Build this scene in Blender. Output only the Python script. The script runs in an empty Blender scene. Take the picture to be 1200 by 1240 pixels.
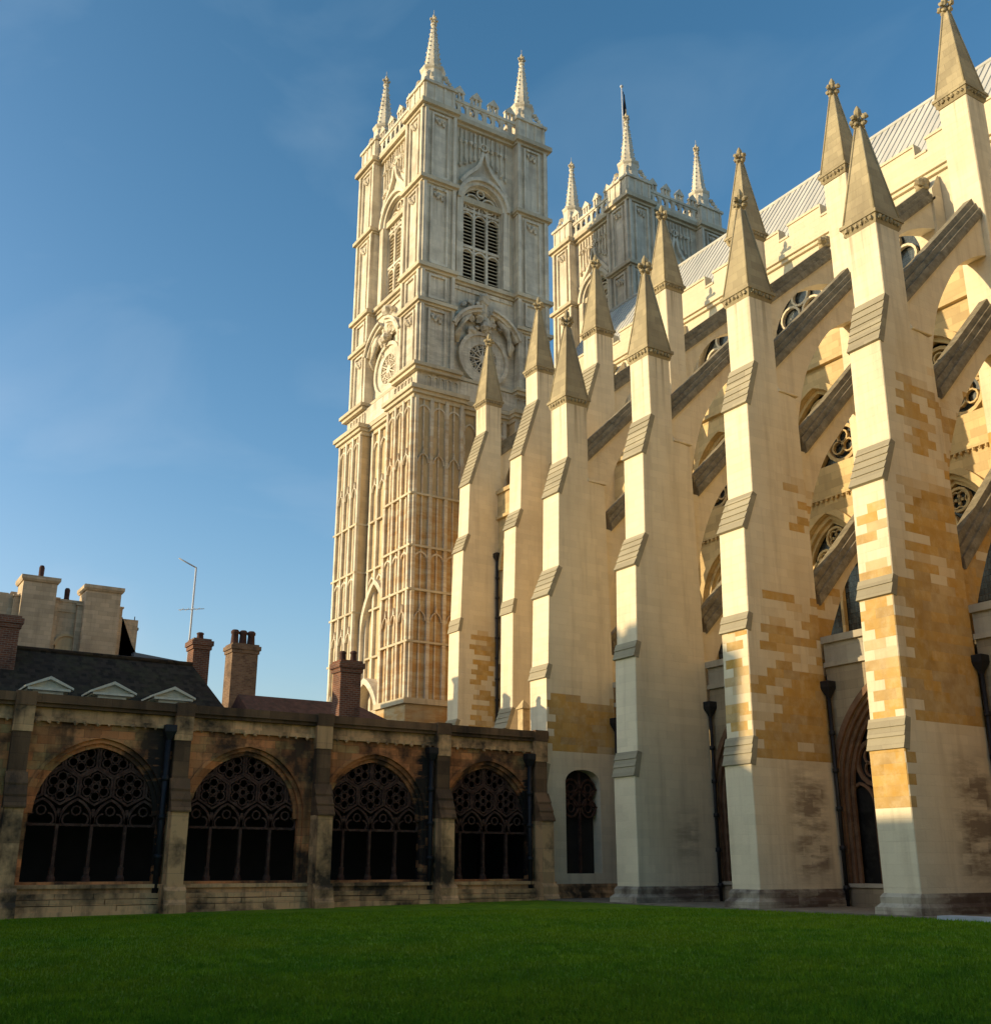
import bpy, bmesh, math, random
import numpy as np
from mathutils import Vector, Matrix
random.seed(7)
sc = bpy.context.scene
COL = sc.collection
R = math.radians

# ------------------------------------------------------------------ camera
cam_d = bpy.data.cameras.new("camera"); cam = bpy.data.objects.new("camera", cam_d); COL.objects.link(cam)
YAW, PITCH, ROLL = R(32.167), R(18.03), R(0.066)
cd = Vector((-math.cos(YAW)*math.cos(PITCH), math.sin(YAW)*math.cos(PITCH), math.sin(PITCH)))
cr = cd.cross(Vector((0, 0, 1))).normalized(); cu = cr.cross(cd)
r2 = cr*math.cos(ROLL) + cu*math.sin(ROLL); u2 = cu*math.cos(ROLL) - cr*math.sin(ROLL)
cam.matrix_world = Matrix(((r2.x, u2.x, -cd.x, 0), (r2.y, u2.y, -cd.y, 0), (r2.z, u2.z, -cd.z, 1.186), (0, 0, 0, 1)))
cam_d.sensor_fit = 'HORIZONTAL'; cam_d.sensor_width = 36; cam_d.lens = 36*1314.0/1200
cam_d.clip_end = 3000
sc.camera = cam
# ------------------------------------------------------------------ sky, sun, exposure
AZ, EL = R(23.0), R(12.2)           # azimuth measured from south towards west
sdir = Vector((-math.sin(AZ)*math.cos(EL), -math.cos(AZ)*math.cos(EL), math.sin(EL)))
w = bpy.data.worlds.new("World"); sc.world = w; w.use_nodes = True
nt = w.node_tree; nt.nodes.clear()
sky = nt.nodes.new('ShaderNodeTexSky'); sky.sky_type = 'NISHITA'; sky.sun_disc = False
sky.sun_elevation = EL; sky.sun_rotation = math.atan2(sdir.x, sdir.y)
sky.air_density = 1.0; sky.dust_density = 2.2; sky.ozone_density = 2.6
bg = nt.nodes.new('ShaderNodeBackground'); bg.inputs[1].default_value = 0.132
wo = nt.nodes.new('ShaderNodeOutputWorld')
tc = nt.nodes.new('ShaderNodeTexCoord')
mp = nt.nodes.new('ShaderNodeMapping'); mp.inputs['Scale'].default_value = (1.2, 2.2, 5.0)
mp.inputs['Rotation'].default_value = (0.2, 0.5, 0.6)
cn = nt.nodes.new('ShaderNodeTexNoise'); cn.inputs['Scale'].default_value = 1.6; cn.inputs['Detail'].default_value = 6
cn.inputs['Distortion'].default_value = 0.6
cmr = nt.nodes.new('ShaderNodeMapRange'); cmr.inputs[1].default_value = .5; cmr.inputs[2].default_value = .85
cmr.inputs[3].default_value = 0; cmr.inputs[4].default_value = .13
cmx = nt.nodes.new('ShaderNodeMix'); cmx.data_type = 'RGBA'
cmx.inputs[7].default_value = (3.4, 3.7, 4.0, 1)
nt.links.new(tc.outputs['Generated'], mp.inputs[0]); nt.links.new(mp.outputs[0], cn.inputs['Vector'])
nt.links.new(cn.outputs[0], cmr.inputs[0]); nt.links.new(cmr.outputs[0], cmx.inputs[0])
nt.links.new(sky.outputs[0], cmx.inputs[6]); 
sp = nt.nodes.new('ShaderNodeSeparateColor'); cb = nt.nodes.new('ShaderNodeCombineColor')   # deeper blue aloft, paler near the horizon
nt.links.new(cmx.outputs[2], sp.inputs[0])
for ch, (pw, kf) in enumerate(((1.75, .79), (1.32, .82), (1.33, .72))):
    m0 = nt.nodes.new('ShaderNodeMath'); m0.operation = 'MINIMUM'; m0.inputs[1].default_value = (3.1, 5.0, 5.0)[ch]
    m1 = nt.nodes.new('ShaderNodeMath'); m1.operation = 'POWER'; m1.inputs[1].default_value = pw
    m2 = nt.nodes.new('ShaderNodeMath'); m2.operation = 'MULTIPLY'; m2.inputs[1].default_value = kf
    nt.links.new(sp.outputs[ch], m0.inputs[0]); nt.links.new(m0.outputs[0], m1.inputs[0]); nt.links.new(m1.outputs[0], m2.inputs[0]); nt.links.new(m2.outputs[0], cb.inputs[ch])
nt.links.new(cb.outputs[0], bg.inputs[0])
nt.links.new(bg.outputs[0], wo.inputs[0])
sd = bpy.data.lights.new("sun", 'SUN'); so = bpy.data.objects.new("sun", sd); COL.objects.link(so)
sd.energy = 2.8; sd.angle = R(0.5); sd.color = (1.0, 0.79, 0.49)
so.rotation_euler = sdir.to_track_quat('Z', 'Y').to_euler()
so.location = (-60, -20, 60)
vs = sc.view_settings; vs.view_transform = 'Standard'; vs.look = 'None'; vs.exposure = 0.96; vs.gamma = 1
sc.cycles.max_bounces = 6; sc.cycles.diffuse_bounces = 4

# ------------------------------------------------------------------ node helper
class NT:
    def __init__(s, name):
        s.m = bpy.data.materials.new(name); s.m.use_nodes = True
        s.t = s.m.node_tree; s.b = s.t.nodes['Principled BSDF']
        s.b.inputs['Specular IOR Level'].default_value = 0.25
        s.b.inputs['Roughness'].default_value = 0.9
    def n(s, typ, **k):
        x = s.t.nodes.new(typ)
        for a, v in k.items(): setattr(x, a, v)
        return x
    def put(s, sock, v):
        if isinstance(v, (int, float)): sock.default_value = v
        elif isinstance(v, tuple):
            sock.default_value = v if len(v) == len(sock.default_value) else v + (1,)
        else: s.t.links.new(v, sock)
    def math(s, op, a, b=0.0, c=0.0):
        x = s.n('ShaderNodeMath', operation=op)
        s.put(x.inputs[0], a); s.put(x.inputs[1], b); s.put(x.inputs[2], c)
        return x.outputs[0]
    def mix(s, f, a, b, mode='MIX'):
        x = s.n('ShaderNodeMix', data_type='RGBA', blend_type=mode)
        s.put(x.inputs[0], f); s.put(x.inputs[6], a); s.put(x.inputs[7], b)
        return x.outputs[2]
    def rng(s, v, a, b, c=0.0, d=1.0):
        x = s.n('ShaderNodeMapRange'); s.put(x.inputs[0], v)
        for i, q in enumerate((a, b, c, d)): x.inputs[i+1].default_value = q
        return x.outputs[0]
    def pos(s):
        g = s.n('ShaderNodeNewGeometry'); q = s.n('ShaderNodeSeparateXYZ'); s.t.links.new(g.outputs['Position'], q.inputs[0])
        return g.outputs['Position'], q.outputs[0], q.outputs[1], q.outputs[2]
    def vec(s, x, y, z):
        c = s.n('ShaderNodeCombineXYZ'); s.put(c.inputs[0], x); s.put(c.inputs[1], y); s.put(c.inputs[2], z); return c.outputs[0]
    def noise(s, v, scale, detail=4, rough=.55, stretch=None):
        if stretch:
            m = s.n('ShaderNodeMapping'); m.inputs['Scale'].default_value = stretch; s.put(m.inputs[0], v); v = m.outputs[0]
        x = s.n('ShaderNodeTexNoise'); s.put(x.inputs['Vector'], v)
        x.inputs['Scale'].default_value = scale; x.inputs['Detail'].default_value = detail; x.inputs['Roughness'].default_value = rough
        return x.outputs[0]
    def near(s, v, a, b): return s.math('COMPARE', v, (a+b)/2, (b-a)/2)
    def bump(s, h, strength, dist=0.02):
        x = s.n('ShaderNodeBump'); x.inputs['Strength'].default_value = strength; x.inputs['Distance'].default_value = dist
        s.put(x.inputs['Height'], h); s.t.links.new(x.outputs[0], s.b.inputs['Normal'])
    def col(s, c): s.put(s.b.inputs['Base Color'], c)

def stone(name, base, dark=None, bw=.62, bh=.36, var=.10, joint=.14, grime=.35, gold=(.45, .25, .048), boxes=(), streak=.25,
          gcol=(.16, .12, .08), stains=(), bumpk=.5, gs=(.33, .42, .75), drips=()):
    """Ashlar: courses of blocks, block-aligned patches of golden stone (boxes = x0,x1,y0,y1,z0,z1,amount), grime and rain streaks"""
    t = NT(name); P, x, y, z = t.pos()
    u = t.math('ADD', x, y)
    row = t.math('FLOOR', t.math('DIVIDE', z, bh))
    un = t.math('ADD', t.math('DIVIDE', u, bw), t.math('MULTIPLY', row, .437))
    colm = t.math('FLOOR', un)
    wn = t.n('ShaderNodeTexWhiteNoise', noise_dimensions='2D'); t.put(wn.inputs['Vector'], t.vec(colm, row, 0.0))
    rnd = wn.outputs[0]
    c = t.mix(rnd, tuple(v*(1-var) for v in base), tuple(min(1, v*(1+var)) for v in base))
    if boxes:
        gn = t.n('ShaderNodeNewGeometry'); sx_ = t.n('ShaderNodeSeparateXYZ'); t.t.links.new(gn.outputs['True Normal'], sx_.inputs[0])
        nx = t.math('GREATER_THAN', t.math('ABSOLUTE', sx_.outputs[0]), .5)
        dl = t.math('MULTIPLY', t.math('SUBTRACT', .5, t.math('FRACT', un)), bw)          # to the middle of the block
        yb = t.math('ADD', y, t.math('MULTIPLY', dl, nx)); xb = t.math('ADD', x, t.math('MULTIPLY', dl, t.math('SUBTRACT', 1.0, nx)))
        zb = t.math('MULTIPLY', t.math('ADD', row, .5), bh)
        bv = t.vec(t.math('MULTIPLY', colm, bw), t.math('MULTIPLY', row, bh), 3.3)
        g = t.noise(bv, .8, 4, .65)
        tot = None
        for (x0, x1, y0, y1, z0, z1, a) in boxes:
            zz = t.math('MULTIPLY', t.rng(zb, z0-.05, z0+.25), t.rng(zb, z1-.25, z1+1.6, 1, 0))
            m = t.math('MULTIPLY', t.math('MULTIPLY', t.near(xb, x0, x1), t.near(yb, y0, y1)), t.math('MULTIPLY', zz, a))
            tot = m if tot is None else t.math('MAXIMUM', tot, m)
        amt = t.math('ADD', tot, t.math('MULTIPLY', t.math('SUBTRACT', rnd, .5), .17))
        mk = t.math('MULTIPLY', t.rng(t.math('SUBTRACT', amt, g), -.025, .05), t.math('GREATER_THAN', tot, .12))
        gc = t.mix(rnd, tuple(v*.72 for v in gold), tuple(v*1.35 for v in gold))
        gc = t.mix(t.rng(t.noise(P, 1.7, 4), .35, .7, 0, .8), gc, (.60, .40, .15))
        wear = t.math('MULTIPLY', t.rng(t.noise(P, 2.6, 5, .7), .3, .52, .72, 1), t.rng(rnd, 0, .35, .75, 1))
        c = t.mix(t.math('MULTIPLY', mk, wear), c, gc)
        c = t.mix(t.math('MULTIPLY', t.math('GREATER_THAN', tot, .12), t.rng(t.noise(P, .7, 4, .6), .4, .7, 0, .22)), c, (.58, .41, .19))
    for (x0, x1, y0, y1, z0, z1, a, sc_col) in stains:
        n = t.noise(P, .9, 5, .68, (.55, .55, 2.6))
        m = t.math('MULTIPLY', t.math('MULTIPLY', t.rng(x, x0, x0+.1), t.rng(x, x1-.1, x1, 1, 0)), t.math('MULTIPLY', t.rng(y, y0, y0+.7), t.rng(y, y1-.4, y1, 1, 0)))
        m = t.math('MULTIPLY', m, t.math('MULTIPLY', t.rng(z, z0, z0+.8), t.rng(z, z1-1.2, z1, 1, 0)))
        m = t.math('MULTIPLY', m, t.rng(t.math('ADD', n, t.math('MULTIPLY', rnd, .16)), .47, .68, 0, a))
        c = t.mix(m, c, sc_col)
    big = t.noise(P, gs[0], 5, .6)
    c = t.mix(t.rng(big, gs[1], gs[2], 0, grime), c, gcol)
    for (z0, z1, ymax) in drips:
        dn = t.noise(P, 1.0, 4, .6, (4.5, 4.5, .09))
        dm = t.math('MULTIPLY', t.math('MULTIPLY', t.rng(z, z0, z1), t.math('LESS_THAN', z, z1+.05)), t.math('LESS_THAN', y, ymax))
        c = t.mix(t.math('MULTIPLY', dm, t.rng(dn, .5, .62, 0, .6)), c, (.27, .2, .12))
    st = t.noise(P, 1.0, 5, .65, (2.2, 2.2, .16))
    c = t.mix(t.rng(st, .5, .8, 0, streak), c, gcol)
    fz = t.math('FRACT', t.math('DIVIDE', z, bh)); fu = t.math('FRACT', un)
    jz = t.math('LESS_THAN', fz, .014/bh); ju = t.math('LESS_THAN', fu, .012/bw)
    j = t.math('MAXIMUM', jz, ju)
    c = t.mix(t.math('MULTIPLY', j, joint), c, gcol)
    t.col(c)
    fine = t.noise(P, 9, 5, .7)
    t.bump(t.math('SUBTRACT', fine, t.math('MULTIPLY', j, .5)), bumpk, .03)
    return t.m

def plain(name, base, var=.3, scale=2.0, rough=.9, stretch=None, second=None, amt=.5, bumpk=.3, fine=12):
    t = NT(name); P, x, y, z = t.pos()
    n = t.noise(P, scale, 5, .65, stretch)
    c = t.mix(t.rng(n, .3, .7), tuple(v*(1-var) for v in base), tuple(min(1, v*(1+var)) for v in base))
    if second: c = t.mix(t.rng(t.noise(P, scale*1.9, 5, .7), .5, .68, 0, amt), c, second)
    t.col(c); t.b.inputs['Roughness'].default_value = rough
    if bumpk: t.bump(t.noise(P, fine, 4, .7), bumpk, .02)
    return t.m

BIG = 1e4
BROWN = (.13, .085, .055)
M = {}
M['pier'] = stone('limewashed buttress stone', (.79, .67, .46), bw=.78, bh=.30, var=.045, joint=.11, grime=.24, streak=.42, drips=((19.0, 21.75, 28.8), (27.3, 29.75, 35.3)), gcol=(.36, .26, .15),
    boxes=[(-22, -19, 26.75, BIG, 4.9, 9.6, .70), (-22, -19, -BIG, BIG, 4.9, 9.6, .43), (-20.95, -20.1, -BIG, 26.46, 4.9, 11.2, .60), (-22, -19, 27.25, BIG, 9.4, 12.6, .60), (-22, -19, 27.7, BIG, 12.6, 16.2, .55),
           (-28, -25, 26.5, BIG, 4.3, 7.5, .66), (-28, -25, -BIG, BIG, 4.3, 7.3, .42), (-26.85, -26.0, -BIG, 26.25, 4.3, 9.0, .57), (-28, -25, 27.1, BIG, 7.5, 10.4, .56), (-28, -25, 28.5, BIG, 12.5, 14.6, .50),
           (-39.5, -36.5, 26.3, BIG, 5.75, 7.2, 1.2), (-57, -54, 33.3, BIG, 8, 14.4, .56), (-22, -19, -BIG, 26.02, 2.6, 4.4, .8),
           (-16, -13, -BIG, BIG, 4, 16, .6)],
    stains=[(-22, -19, 27.6, 29.8, .3, 4.6, .8, BROWN), (-28, -25, 27.3, 29.5, .4, 4.7, .75, BROWN), (-34, -31, 27.4, 29.2, 1.0, 3.6, .5, BROWN)])
M['wall'] = stone('nave wall stone', (.58, .43, .215), bw=.7, bh=.34, var=.17, joint=.2, grime=.35, streak=.3, gcol=(.27, .19, .10))
M['clerestory'] = stone('clerestory stone', (.68, .58, .40), bw=.7, bh=.36, var=.05, joint=.1, grime=.15, streak=.12, gcol=(.40, .30, .18))
M['pinn'] = stone('weathered pinnacle stone', (.40, .325, .19), bw=.5, bh=.36, var=.14, joint=.3, grime=.45, streak=.35, gcol=(.15, .115, .075))
M['slab'] = stone('sloping weathering slabs', (.36, .31, .205), bw=3., bh=.34, var=.12, joint=.3, grime=.4, streak=.2, gcol=(.19, .15, .10))
M['coping'] = plain('dark lichened coping stone', (.215, .18, .115), .4, 2.2, second=(.38, .34, .25), amt=.5)
M['tower'] = stone('tower limestone', (.74, .655, .50), bw=.8, bh=.42, var=.08, joint=.15, grime=.45, streak=.55, gcol=(.22, .175, .12), gs=(.55, .46, .7), drips=((44.5, 48.65, BIG), (51, 55.1, BIG), (35.5, 38.65, BIG), (39.3, 41.4, BIG), (32.2, 33.4, BIG)),
    stains=[(-63.5, -59, 30, 43, 8, 31, .55, (.46, .26, .09)), (-63.5, -59, 30, 43, 30.5, 41, .4, (.22, .17, .12))])
M['tower_low'] = stone('golden panel stone', (.60, .45, .25), bw=.8, bh=.42, var=.1, joint=.15, grime=.4, streak=.5, gcol=(.27, .2, .12),
    stains=[(-63.5, -59, 30, 43, 8, 24.5, .8, (.46, .235, .06))])
M['trim'] = stone('tower cornice stone', (.63, .53, .36), bw=1.2, bh=.6, var=.07, joint=.1, grime=.45, streak=.45, gcol=(.22, .17, .11))
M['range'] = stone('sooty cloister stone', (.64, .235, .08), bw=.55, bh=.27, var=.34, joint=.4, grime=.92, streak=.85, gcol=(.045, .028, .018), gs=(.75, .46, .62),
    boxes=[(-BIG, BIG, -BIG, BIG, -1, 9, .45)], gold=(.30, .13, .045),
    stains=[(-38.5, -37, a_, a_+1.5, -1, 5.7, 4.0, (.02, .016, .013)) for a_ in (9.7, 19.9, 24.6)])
M['range_trim'] = stone('cloister coping stone', (.70, .40, .18), bw=1.1, bh=.9, var=.2, joint=.35, grime=.95, streak=.95, gcol=(.045, .034, .022), gs=(.7, .47, .63))
M['range_dark'] = stone('blackened cloister stone', (.22, .12, .058), bw=1.1, bh=.5, var=.25, joint=.4, grime=.9, streak=.9, gcol=(.025, .02, .015))
M['tracery'] = plain('dark tracery stone', (.075, .036, .024), .5, 3.0, second=(.17, .10, .065), amt=.6)
M['walk'] = stone('cloister walk stone', (.34, .27, .17), bw=.6, bh=.3, var=.15, joint=.25, grime=.5, streak=.4, gcol=(.09, .07, .05))
M['walk_trim'] = stone('grey parapet stone', (.45, .395, .29), bw=1.2, bh=.7, var=.1, joint=.2, grime=.5, streak=.4, gcol=(.12, .10, .08))
M['plinth'] = stone('stained plinth stone', (.46, .40, .29), bw=.9, bh=.5, var=.1, joint=.25, grime=.9, streak=.6, gcol=(.10, .07, .05), gs=(.8, .45, .62),
    stains=[(-BIG, BIG, 26.2, 31, -1, 2, 1.1, (.15, .105, .075))])
M['mould'] = plain('red brown arch moulding', (.15, .085, .05), .4, 2.0, second=(.28, .2, .11), amt=.4)
M['void'] = plain('interior shade black', (.03, .026, .022), .2, 1.0, bumpk=0)  # interior shade put into a near-black base colour
M['iron'] = plain('black painted iron', (.018, .018, .02), .3, 4, rough=.5, bumpk=.1)
M['louvre'] = plain('slate louvre', (.055, .055, .06), .3, 2, rough=.7)
M['gravel'] = plain('gravel path', (.22, .185, .13), .3, 3, bumpk=.8, fine=40)
M['slabw'] = plain('pale paving slab', (.42, .45, .47), .2, 2)
M['brown_roof'] = plain('brown tile', (.12, .055, .035), .4, 3, second=(.05, .045, .03), amt=.6)
M['paint'] = plain('cream painted wood', (.62, .58, .42), .15, 4, bumpk=.1, rough=.6)
M['bluelead'] = plain('blue grey lead', (.13, .16, .19), .2, 1.5, rough=.6)
M['house'] = stone('rubble house stone', (.56, .43, .275), bw=.5, bh=.24, var=.14, joint=.3, grime=.5, streak=.4, gcol=(.13, .10, .07))
M['pot'] = plain('terracotta pot', (.08, .04, .03), .3, 3)
M['metal'] = plain('galvanised pole', (.55, .55, .55), .15, 3, rough=.5, bumpk=0)
M['flag'] = plain('dark flag cloth', (.02, .02, .028), .3, 3)
M['gild'] = plain('pale stone finial', (.5, .38, .2), .3, 5)
def m_tiles():
    t = NT('mossy roof tiles'); P, x, y, z = t.pos()
    row = t.math('FLOOR', t.math('DIVIDE', z, .14)); un = t.math('ADD', t.math('DIVIDE', y, .2), t.math('MULTIPLY', row, .5))
    wn = t.n('ShaderNodeTexWhiteNoise', noise_dimensions='2D'); t.put(wn.inputs['Vector'], t.vec(t.math('FLOOR', un), row, 0.0))
    c = t.mix(wn.outputs[0], (.014, .012, .009), (.045, .034, .024))
    c = t.mix(t.rng(t.noise(P, 1.3, 5, .7), .48, .7, 0, .7), c, (.05, .05, .022))
    t.col(c); t.bump(t.math('FRACT', t.math('DIVIDE', z, .14)), .8, .03); return t.m
M['tiles'] = m_tiles()
def m_brick(name, a, b):
    t = NT(name); P, x, y, z = t.pos()
    br = t.n('ShaderNodeTexBrick'); t.put(br.inputs['Vector'], t.vec(t.math('ADD', x, y), z, 0.0))
    br.inputs['Scale'].default_value = 1; br.inputs['Brick Width'].default_value = .23; br.inputs['Row Height'].default_value = .085
    br.inputs['Mortar Size'].default_value = .012; br.inputs['Color1'].default_value = a + (1,); br.inputs['Color2'].default_value = b + (1,)
    br.inputs['Mortar'].default_value = (.22, .17, .12, 1)
    c = t.mix(t.rng(t.noise(P, 1.2, 5, .7), .45, .75, 0, .8), br.outputs[0], (.03, .022, .018)); t.col(c); return t.m
M['brick'] = m_brick('red brick', (.22, .075, .035), (.14, .05, .03))
M['brick_buff'] = m_brick('sooty buff brick', (.26, .16, .09), (.16, .09, .055))
def m_glass():
    t = NT('leaded glass'); P, x, y, z = t.pos()
    u = t.math('ADD', x, y)
    a = t.math('LESS_THAN', t.math('FRACT', t.math('DIVIDE', u, .13)), .14); b = t.math('LESS_THAN', t.math('FRACT', t.math('DIVIDE', z, .22)), .10)
    wn = t.n('ShaderNodeTexWhiteNoise', noise_dimensions='2D')
    t.put(wn.inputs['Vector'], t.vec(t.math('FLOOR', t.math('DIVIDE', u, .13)), t.math('FLOOR', t.math('DIVIDE', z, .22)), 0.0))
    c = t.mix(wn.outputs[0], (.022, .027, .028), (.06, .072, .07))
    t.col(t.mix(t.math('MAXIMUM', a, b), c, (.012, .012, .012)))
    t.b.inputs['Roughness'].default_value = .22; t.b.inputs['Specular IOR Level'].default_value = .5
    t.bump(wn.outputs[0], .25, .02); return t.m
M['glass'] = m_glass()
M['darkglass'] = plain('dark dusty glass', (.012, .012, .012), .5, 1.2, rough=.35, second=(.05, .048, .042), amt=.5, bumpk=.2, fine=5)
def m_lead():
    t = NT('pale lead roofing'); P, x, y, z = t.pos()
    n = t.noise(P, .8, 5, .6, (1, .3, .3))
    c = t.mix(t.rng(n, .3, .7), (.44, .43, .39), (.60, .57, .50))
    c = t.mix(t.rng(t.noise(P, 3, 4, .7, (3, .25, .25)), .55, .8, 0, .4), c, (.3, .29, .27))
    t.col(c); t.b.inputs['Roughness'].default_value = .65; return t.m
M['lead'] = m_lead()
def m_grass(name, a, b, c2):
    t = NT(name); P, x, y, z = t.pos()
    c = t.mix(t.rng(t.noise(P, .55, 4, .6), .35, .68), a, b)
    c = t.mix(t.rng(t.noise(P, 1.6, 4, .7, (1, 1, 0)), .42, .66, 0, .75), c, c2)
    c = t.mix(t.rng(t.noise(P, .22, 3, .6), .42, .62, 0, .5), c, (a[0]*1.9, a[1]*1.1, a[2]))
    c = t.mix(t.rng(t.noise(P, 7, 5, .75), .45, .7, 0, .7), c, c2)
    t.col(c); t.bump(t.noise(P, 26, 4, .8), 1.0, .06); return t.m
M['lawn'] = m_grass('lawn turf', (.13, .30, .003), (.25, .40, .004), (.05, .15, .002))
M['blade'] = m_grass('grass blades', (.14, .31, .003), (.26, .41, .005), (.06, .165, .002))
M['ground'] = plain('bare ground', (.12, .11, .08), .2, .5)

# ------------------------------------------------------------------ mesh helpers
ORG = {}
class MB:
    def __init__(s): s.v = []; s.f = []; s.sm = []
    def add(s, vs, fs, smooth=False):
        o = len(s.v); s.v += [tuple(p) for p in vs]; s.f += [tuple(i+o for i in f) for f in fs]; s.sm += [smooth]*len(fs)
    def box(s, x0, y0, z0, x1, y1, z1):
        s.add([(x0,y0,z0),(x1,y0,z0),(x1,y1,z0),(x0,y1,z0),(x0,y0,z1),(x1,y0,z1),(x1,y1,z1),(x0,y1,z1)],
              [(0,3,2,1),(4,5,6,7),(0,1,5,4),(1,2,6,5),(2,3,7,6),(3,0,4,7)])
    def frustum(s, a, za, b, zb):      # a, b = x0,y0,x1,y1
        s.add([(a[0],a[1],za),(a[2],a[1],za),(a[2],a[3],za),(a[0],a[3],za),(b[0],b[1],zb),(b[2],b[1],zb),(b[2],b[3],zb),(b[0],b[3],zb)],
              [(0,3,2,1),(4,5,6,7),(0,1,5,4),(1,2,6,5),(2,3,7,6),(3,0,4,7)])
    # M maps (u along the wall, d out of the wall, z) to space
    def fbox(s, M, u0, u1, d0, d1, z0, z1):
        s.add([M(u0,d0,z0),M(u1,d0,z0),M(u1,d1,z0),M(u0,d1,z0),M(u0,d0,z1),M(u1,d0,z1),M(u1,d1,z1),M(u0,d1,z1)],
              [(0,3,2,1),(4,5,6,7),(0,1,5,4),(1,2,6,5),(2,3,7,6),(3,0,4,7)])
    def prism(s, M, poly, d0, d1):     # poly in (u, z)
        n = len(poly)
        s.add([M(u,d0,z) for u, z in poly] + [M(u,d1,z) for u, z in poly],
              [tuple(range(n))[::-1], tuple(range(n, 2*n))] + [(i, (i+1) % n, n+(i+1) % n, n+i) for i in range(n)])
    def band(s, M, inn, out, d0, d1):  # ribbon between two polylines
        for i in range(len(inn)-1):
            s.prism(M, [inn[i], inn[i+1], out[i+1], out[i]], d0, d1)
    def ring(s, M, uc, zc, r, t, d0, d1, n=14, a0=0.0, a1=2*math.pi):
        p = [(uc+(r-t)*math.cos(a0+(a1-a0)*i/n), zc+(r-t)*math.sin(a0+(a1-a0)*i/n)) for i in range(n+1)]
        q = [(uc+r*math.cos(a0+(a1-a0)*i/n), zc+r*math.sin(a0+(a1-a0)*i/n)) for i in range(n+1)]
        s.band(M, p, q, d0, d1)
    def lathe(s, c, prof, n=12, smooth=True, rot=0.0, sx=1, sy=1):
        vs = []; fs = []; k = len(prof)
        for i in range(n):
            a = rot + 2*math.pi*i/n
            vs += [(c[0]+r*math.cos(a)*sx, c[1]+r*math.sin(a)*sy, c[2]+z) for r, z in prof]
        for i in range(n):
            j = (i+1) % n
            fs += [(i*k+q, j*k+q, j*k+q+1, i*k+q+1) for q in range(k-1)]
        fs.append(tuple(i*k for i in range(n))[::-1]); fs.append(tuple(i*k+k-1 for i in range(n)))
        s.add(vs, fs, smooth)
    def tube(s, pts, r, n=8):
        rings = []
        for i, p in enumerate(pts):
            p = Vector(p); a = Vector(pts[max(0, i-1)]); b = Vector(pts[min(len(pts)-1, i+1)])
            d = (b-a).normalized(); x = d.orthogonal().normalized() if abs(d.z) < .9 else Vector((1, 0, 0)).cross(d).normalized(); y = d.cross(x)
            rr = r[i] if isinstance(r, (list, tuple)) else r
            rings.append([p + x*rr*math.cos(2*math.pi*k/n) + y*rr*math.sin(2*math.pi*k/n) for k in range(n)])
        vs = [v for q in rings for v in q]; fs = []
        for i in range(len(pts)-1):
            fs += [(i*n+k, i*n+(k+1) % n, (i+1)*n+(k+1) % n, (i+1)*n+k) for k in range(n)]
        fs += [tuple(range(n))[::-1], tuple(range((len(pts)-1)*n, len(pts)*n))]
        s.add(vs, fs, True)
    def blob(s, c, r, sx=1, sy=1, sz=1, seed=0, amp=.3, n=7, m=5):   # small lumpy carved leaf
        rg = random.Random(seed); vs = []; fs = []
        for j in range(m+1):
            for i in range(n):
                a = 2*math.pi*i/n; b = math.pi*j/m; q = r*(1+amp*(rg.random()-.5)*2)
                vs.append((c[0]+q*sx*math.sin(b)*math.cos(a), c[1]+q*sy*math.sin(b)*math.sin(a), c[2]+q*sz*math.cos(b)))
        for j in range(m):
            fs += [(j*n+i, j*n+(i+1) % n, (j+1)*n+(i+1) % n, (j+1)*n+i) for i in range(n)]
        s.add(vs, fs, False)
    def build(s, name, mat, parent=None):
        o = ORG.get(parent.name, Vector((0, 0, 0))) if parent else Vector((0, 0, 0))
        me = bpy.data.meshes.new(name); me.from_pydata([(p[0]-o[0], p[1]-o[1], p[2]-o[2]) for p in s.v], [], s.f)
        bm = bmesh.new(); bm.from_mesh(me); bmesh.ops.recalc_face_normals(bm, faces=bm.faces)
        bm.to_mesh(me); bm.free()
        me.polygons.foreach_set('use_smooth', s.sm); me.materials.append(mat)
        ob = bpy.data.objects.new(name, me); COL.objects.link(ob)
        if parent: ob.parent = parent
        ORG[ob.name] = Vector(o)
        return ob
def tag(o, label=None, cat=None, group=None, kind=None):
    if label: o['label'] = label
    if cat: o['category'] = cat
    if group: o['group'] = group
    if kind: o['kind'] = kind
    return o
def thing(name, label, cat, loc, group=None):
    o = bpy.data.objects.new(name, None); COL.objects.link(o); o.location = loc; o.empty_display_size = .3
    ORG[o.name] = Vector(loc); return tag(o, label, cat, group)
def copy_tree(o, parent=None):
    c = o.copy(); COL.objects.link(c); c.parent = parent
    for ch in [q for q in bpy.data.objects if q.parent == o]: copy_tree(ch, c)
    return c
def single(mb, name, mat, label, cat, group=None):
    return tag(mb.build(name, mat), label, cat, group)
def MS(y0): return lambda u, d, z: (u, y0-d, z)
def ME(x0): return lambda u, d, z: (x0+d, u, z)
def MX(x0): return lambda u, d, z: (x0+d, u, z)       # section in the y-z plane
def MK(k, h, cx, cy):
    def f(u, d, z):
        if k == 0: return (cx+u, cy-h-d, z)
        if k == 1: return (cx+h+d, cy+u, z)
        if k == 2: return (cx-u, cy+h+d, z)
        return (cx-h-d, cy-u, z)
    return f
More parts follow.
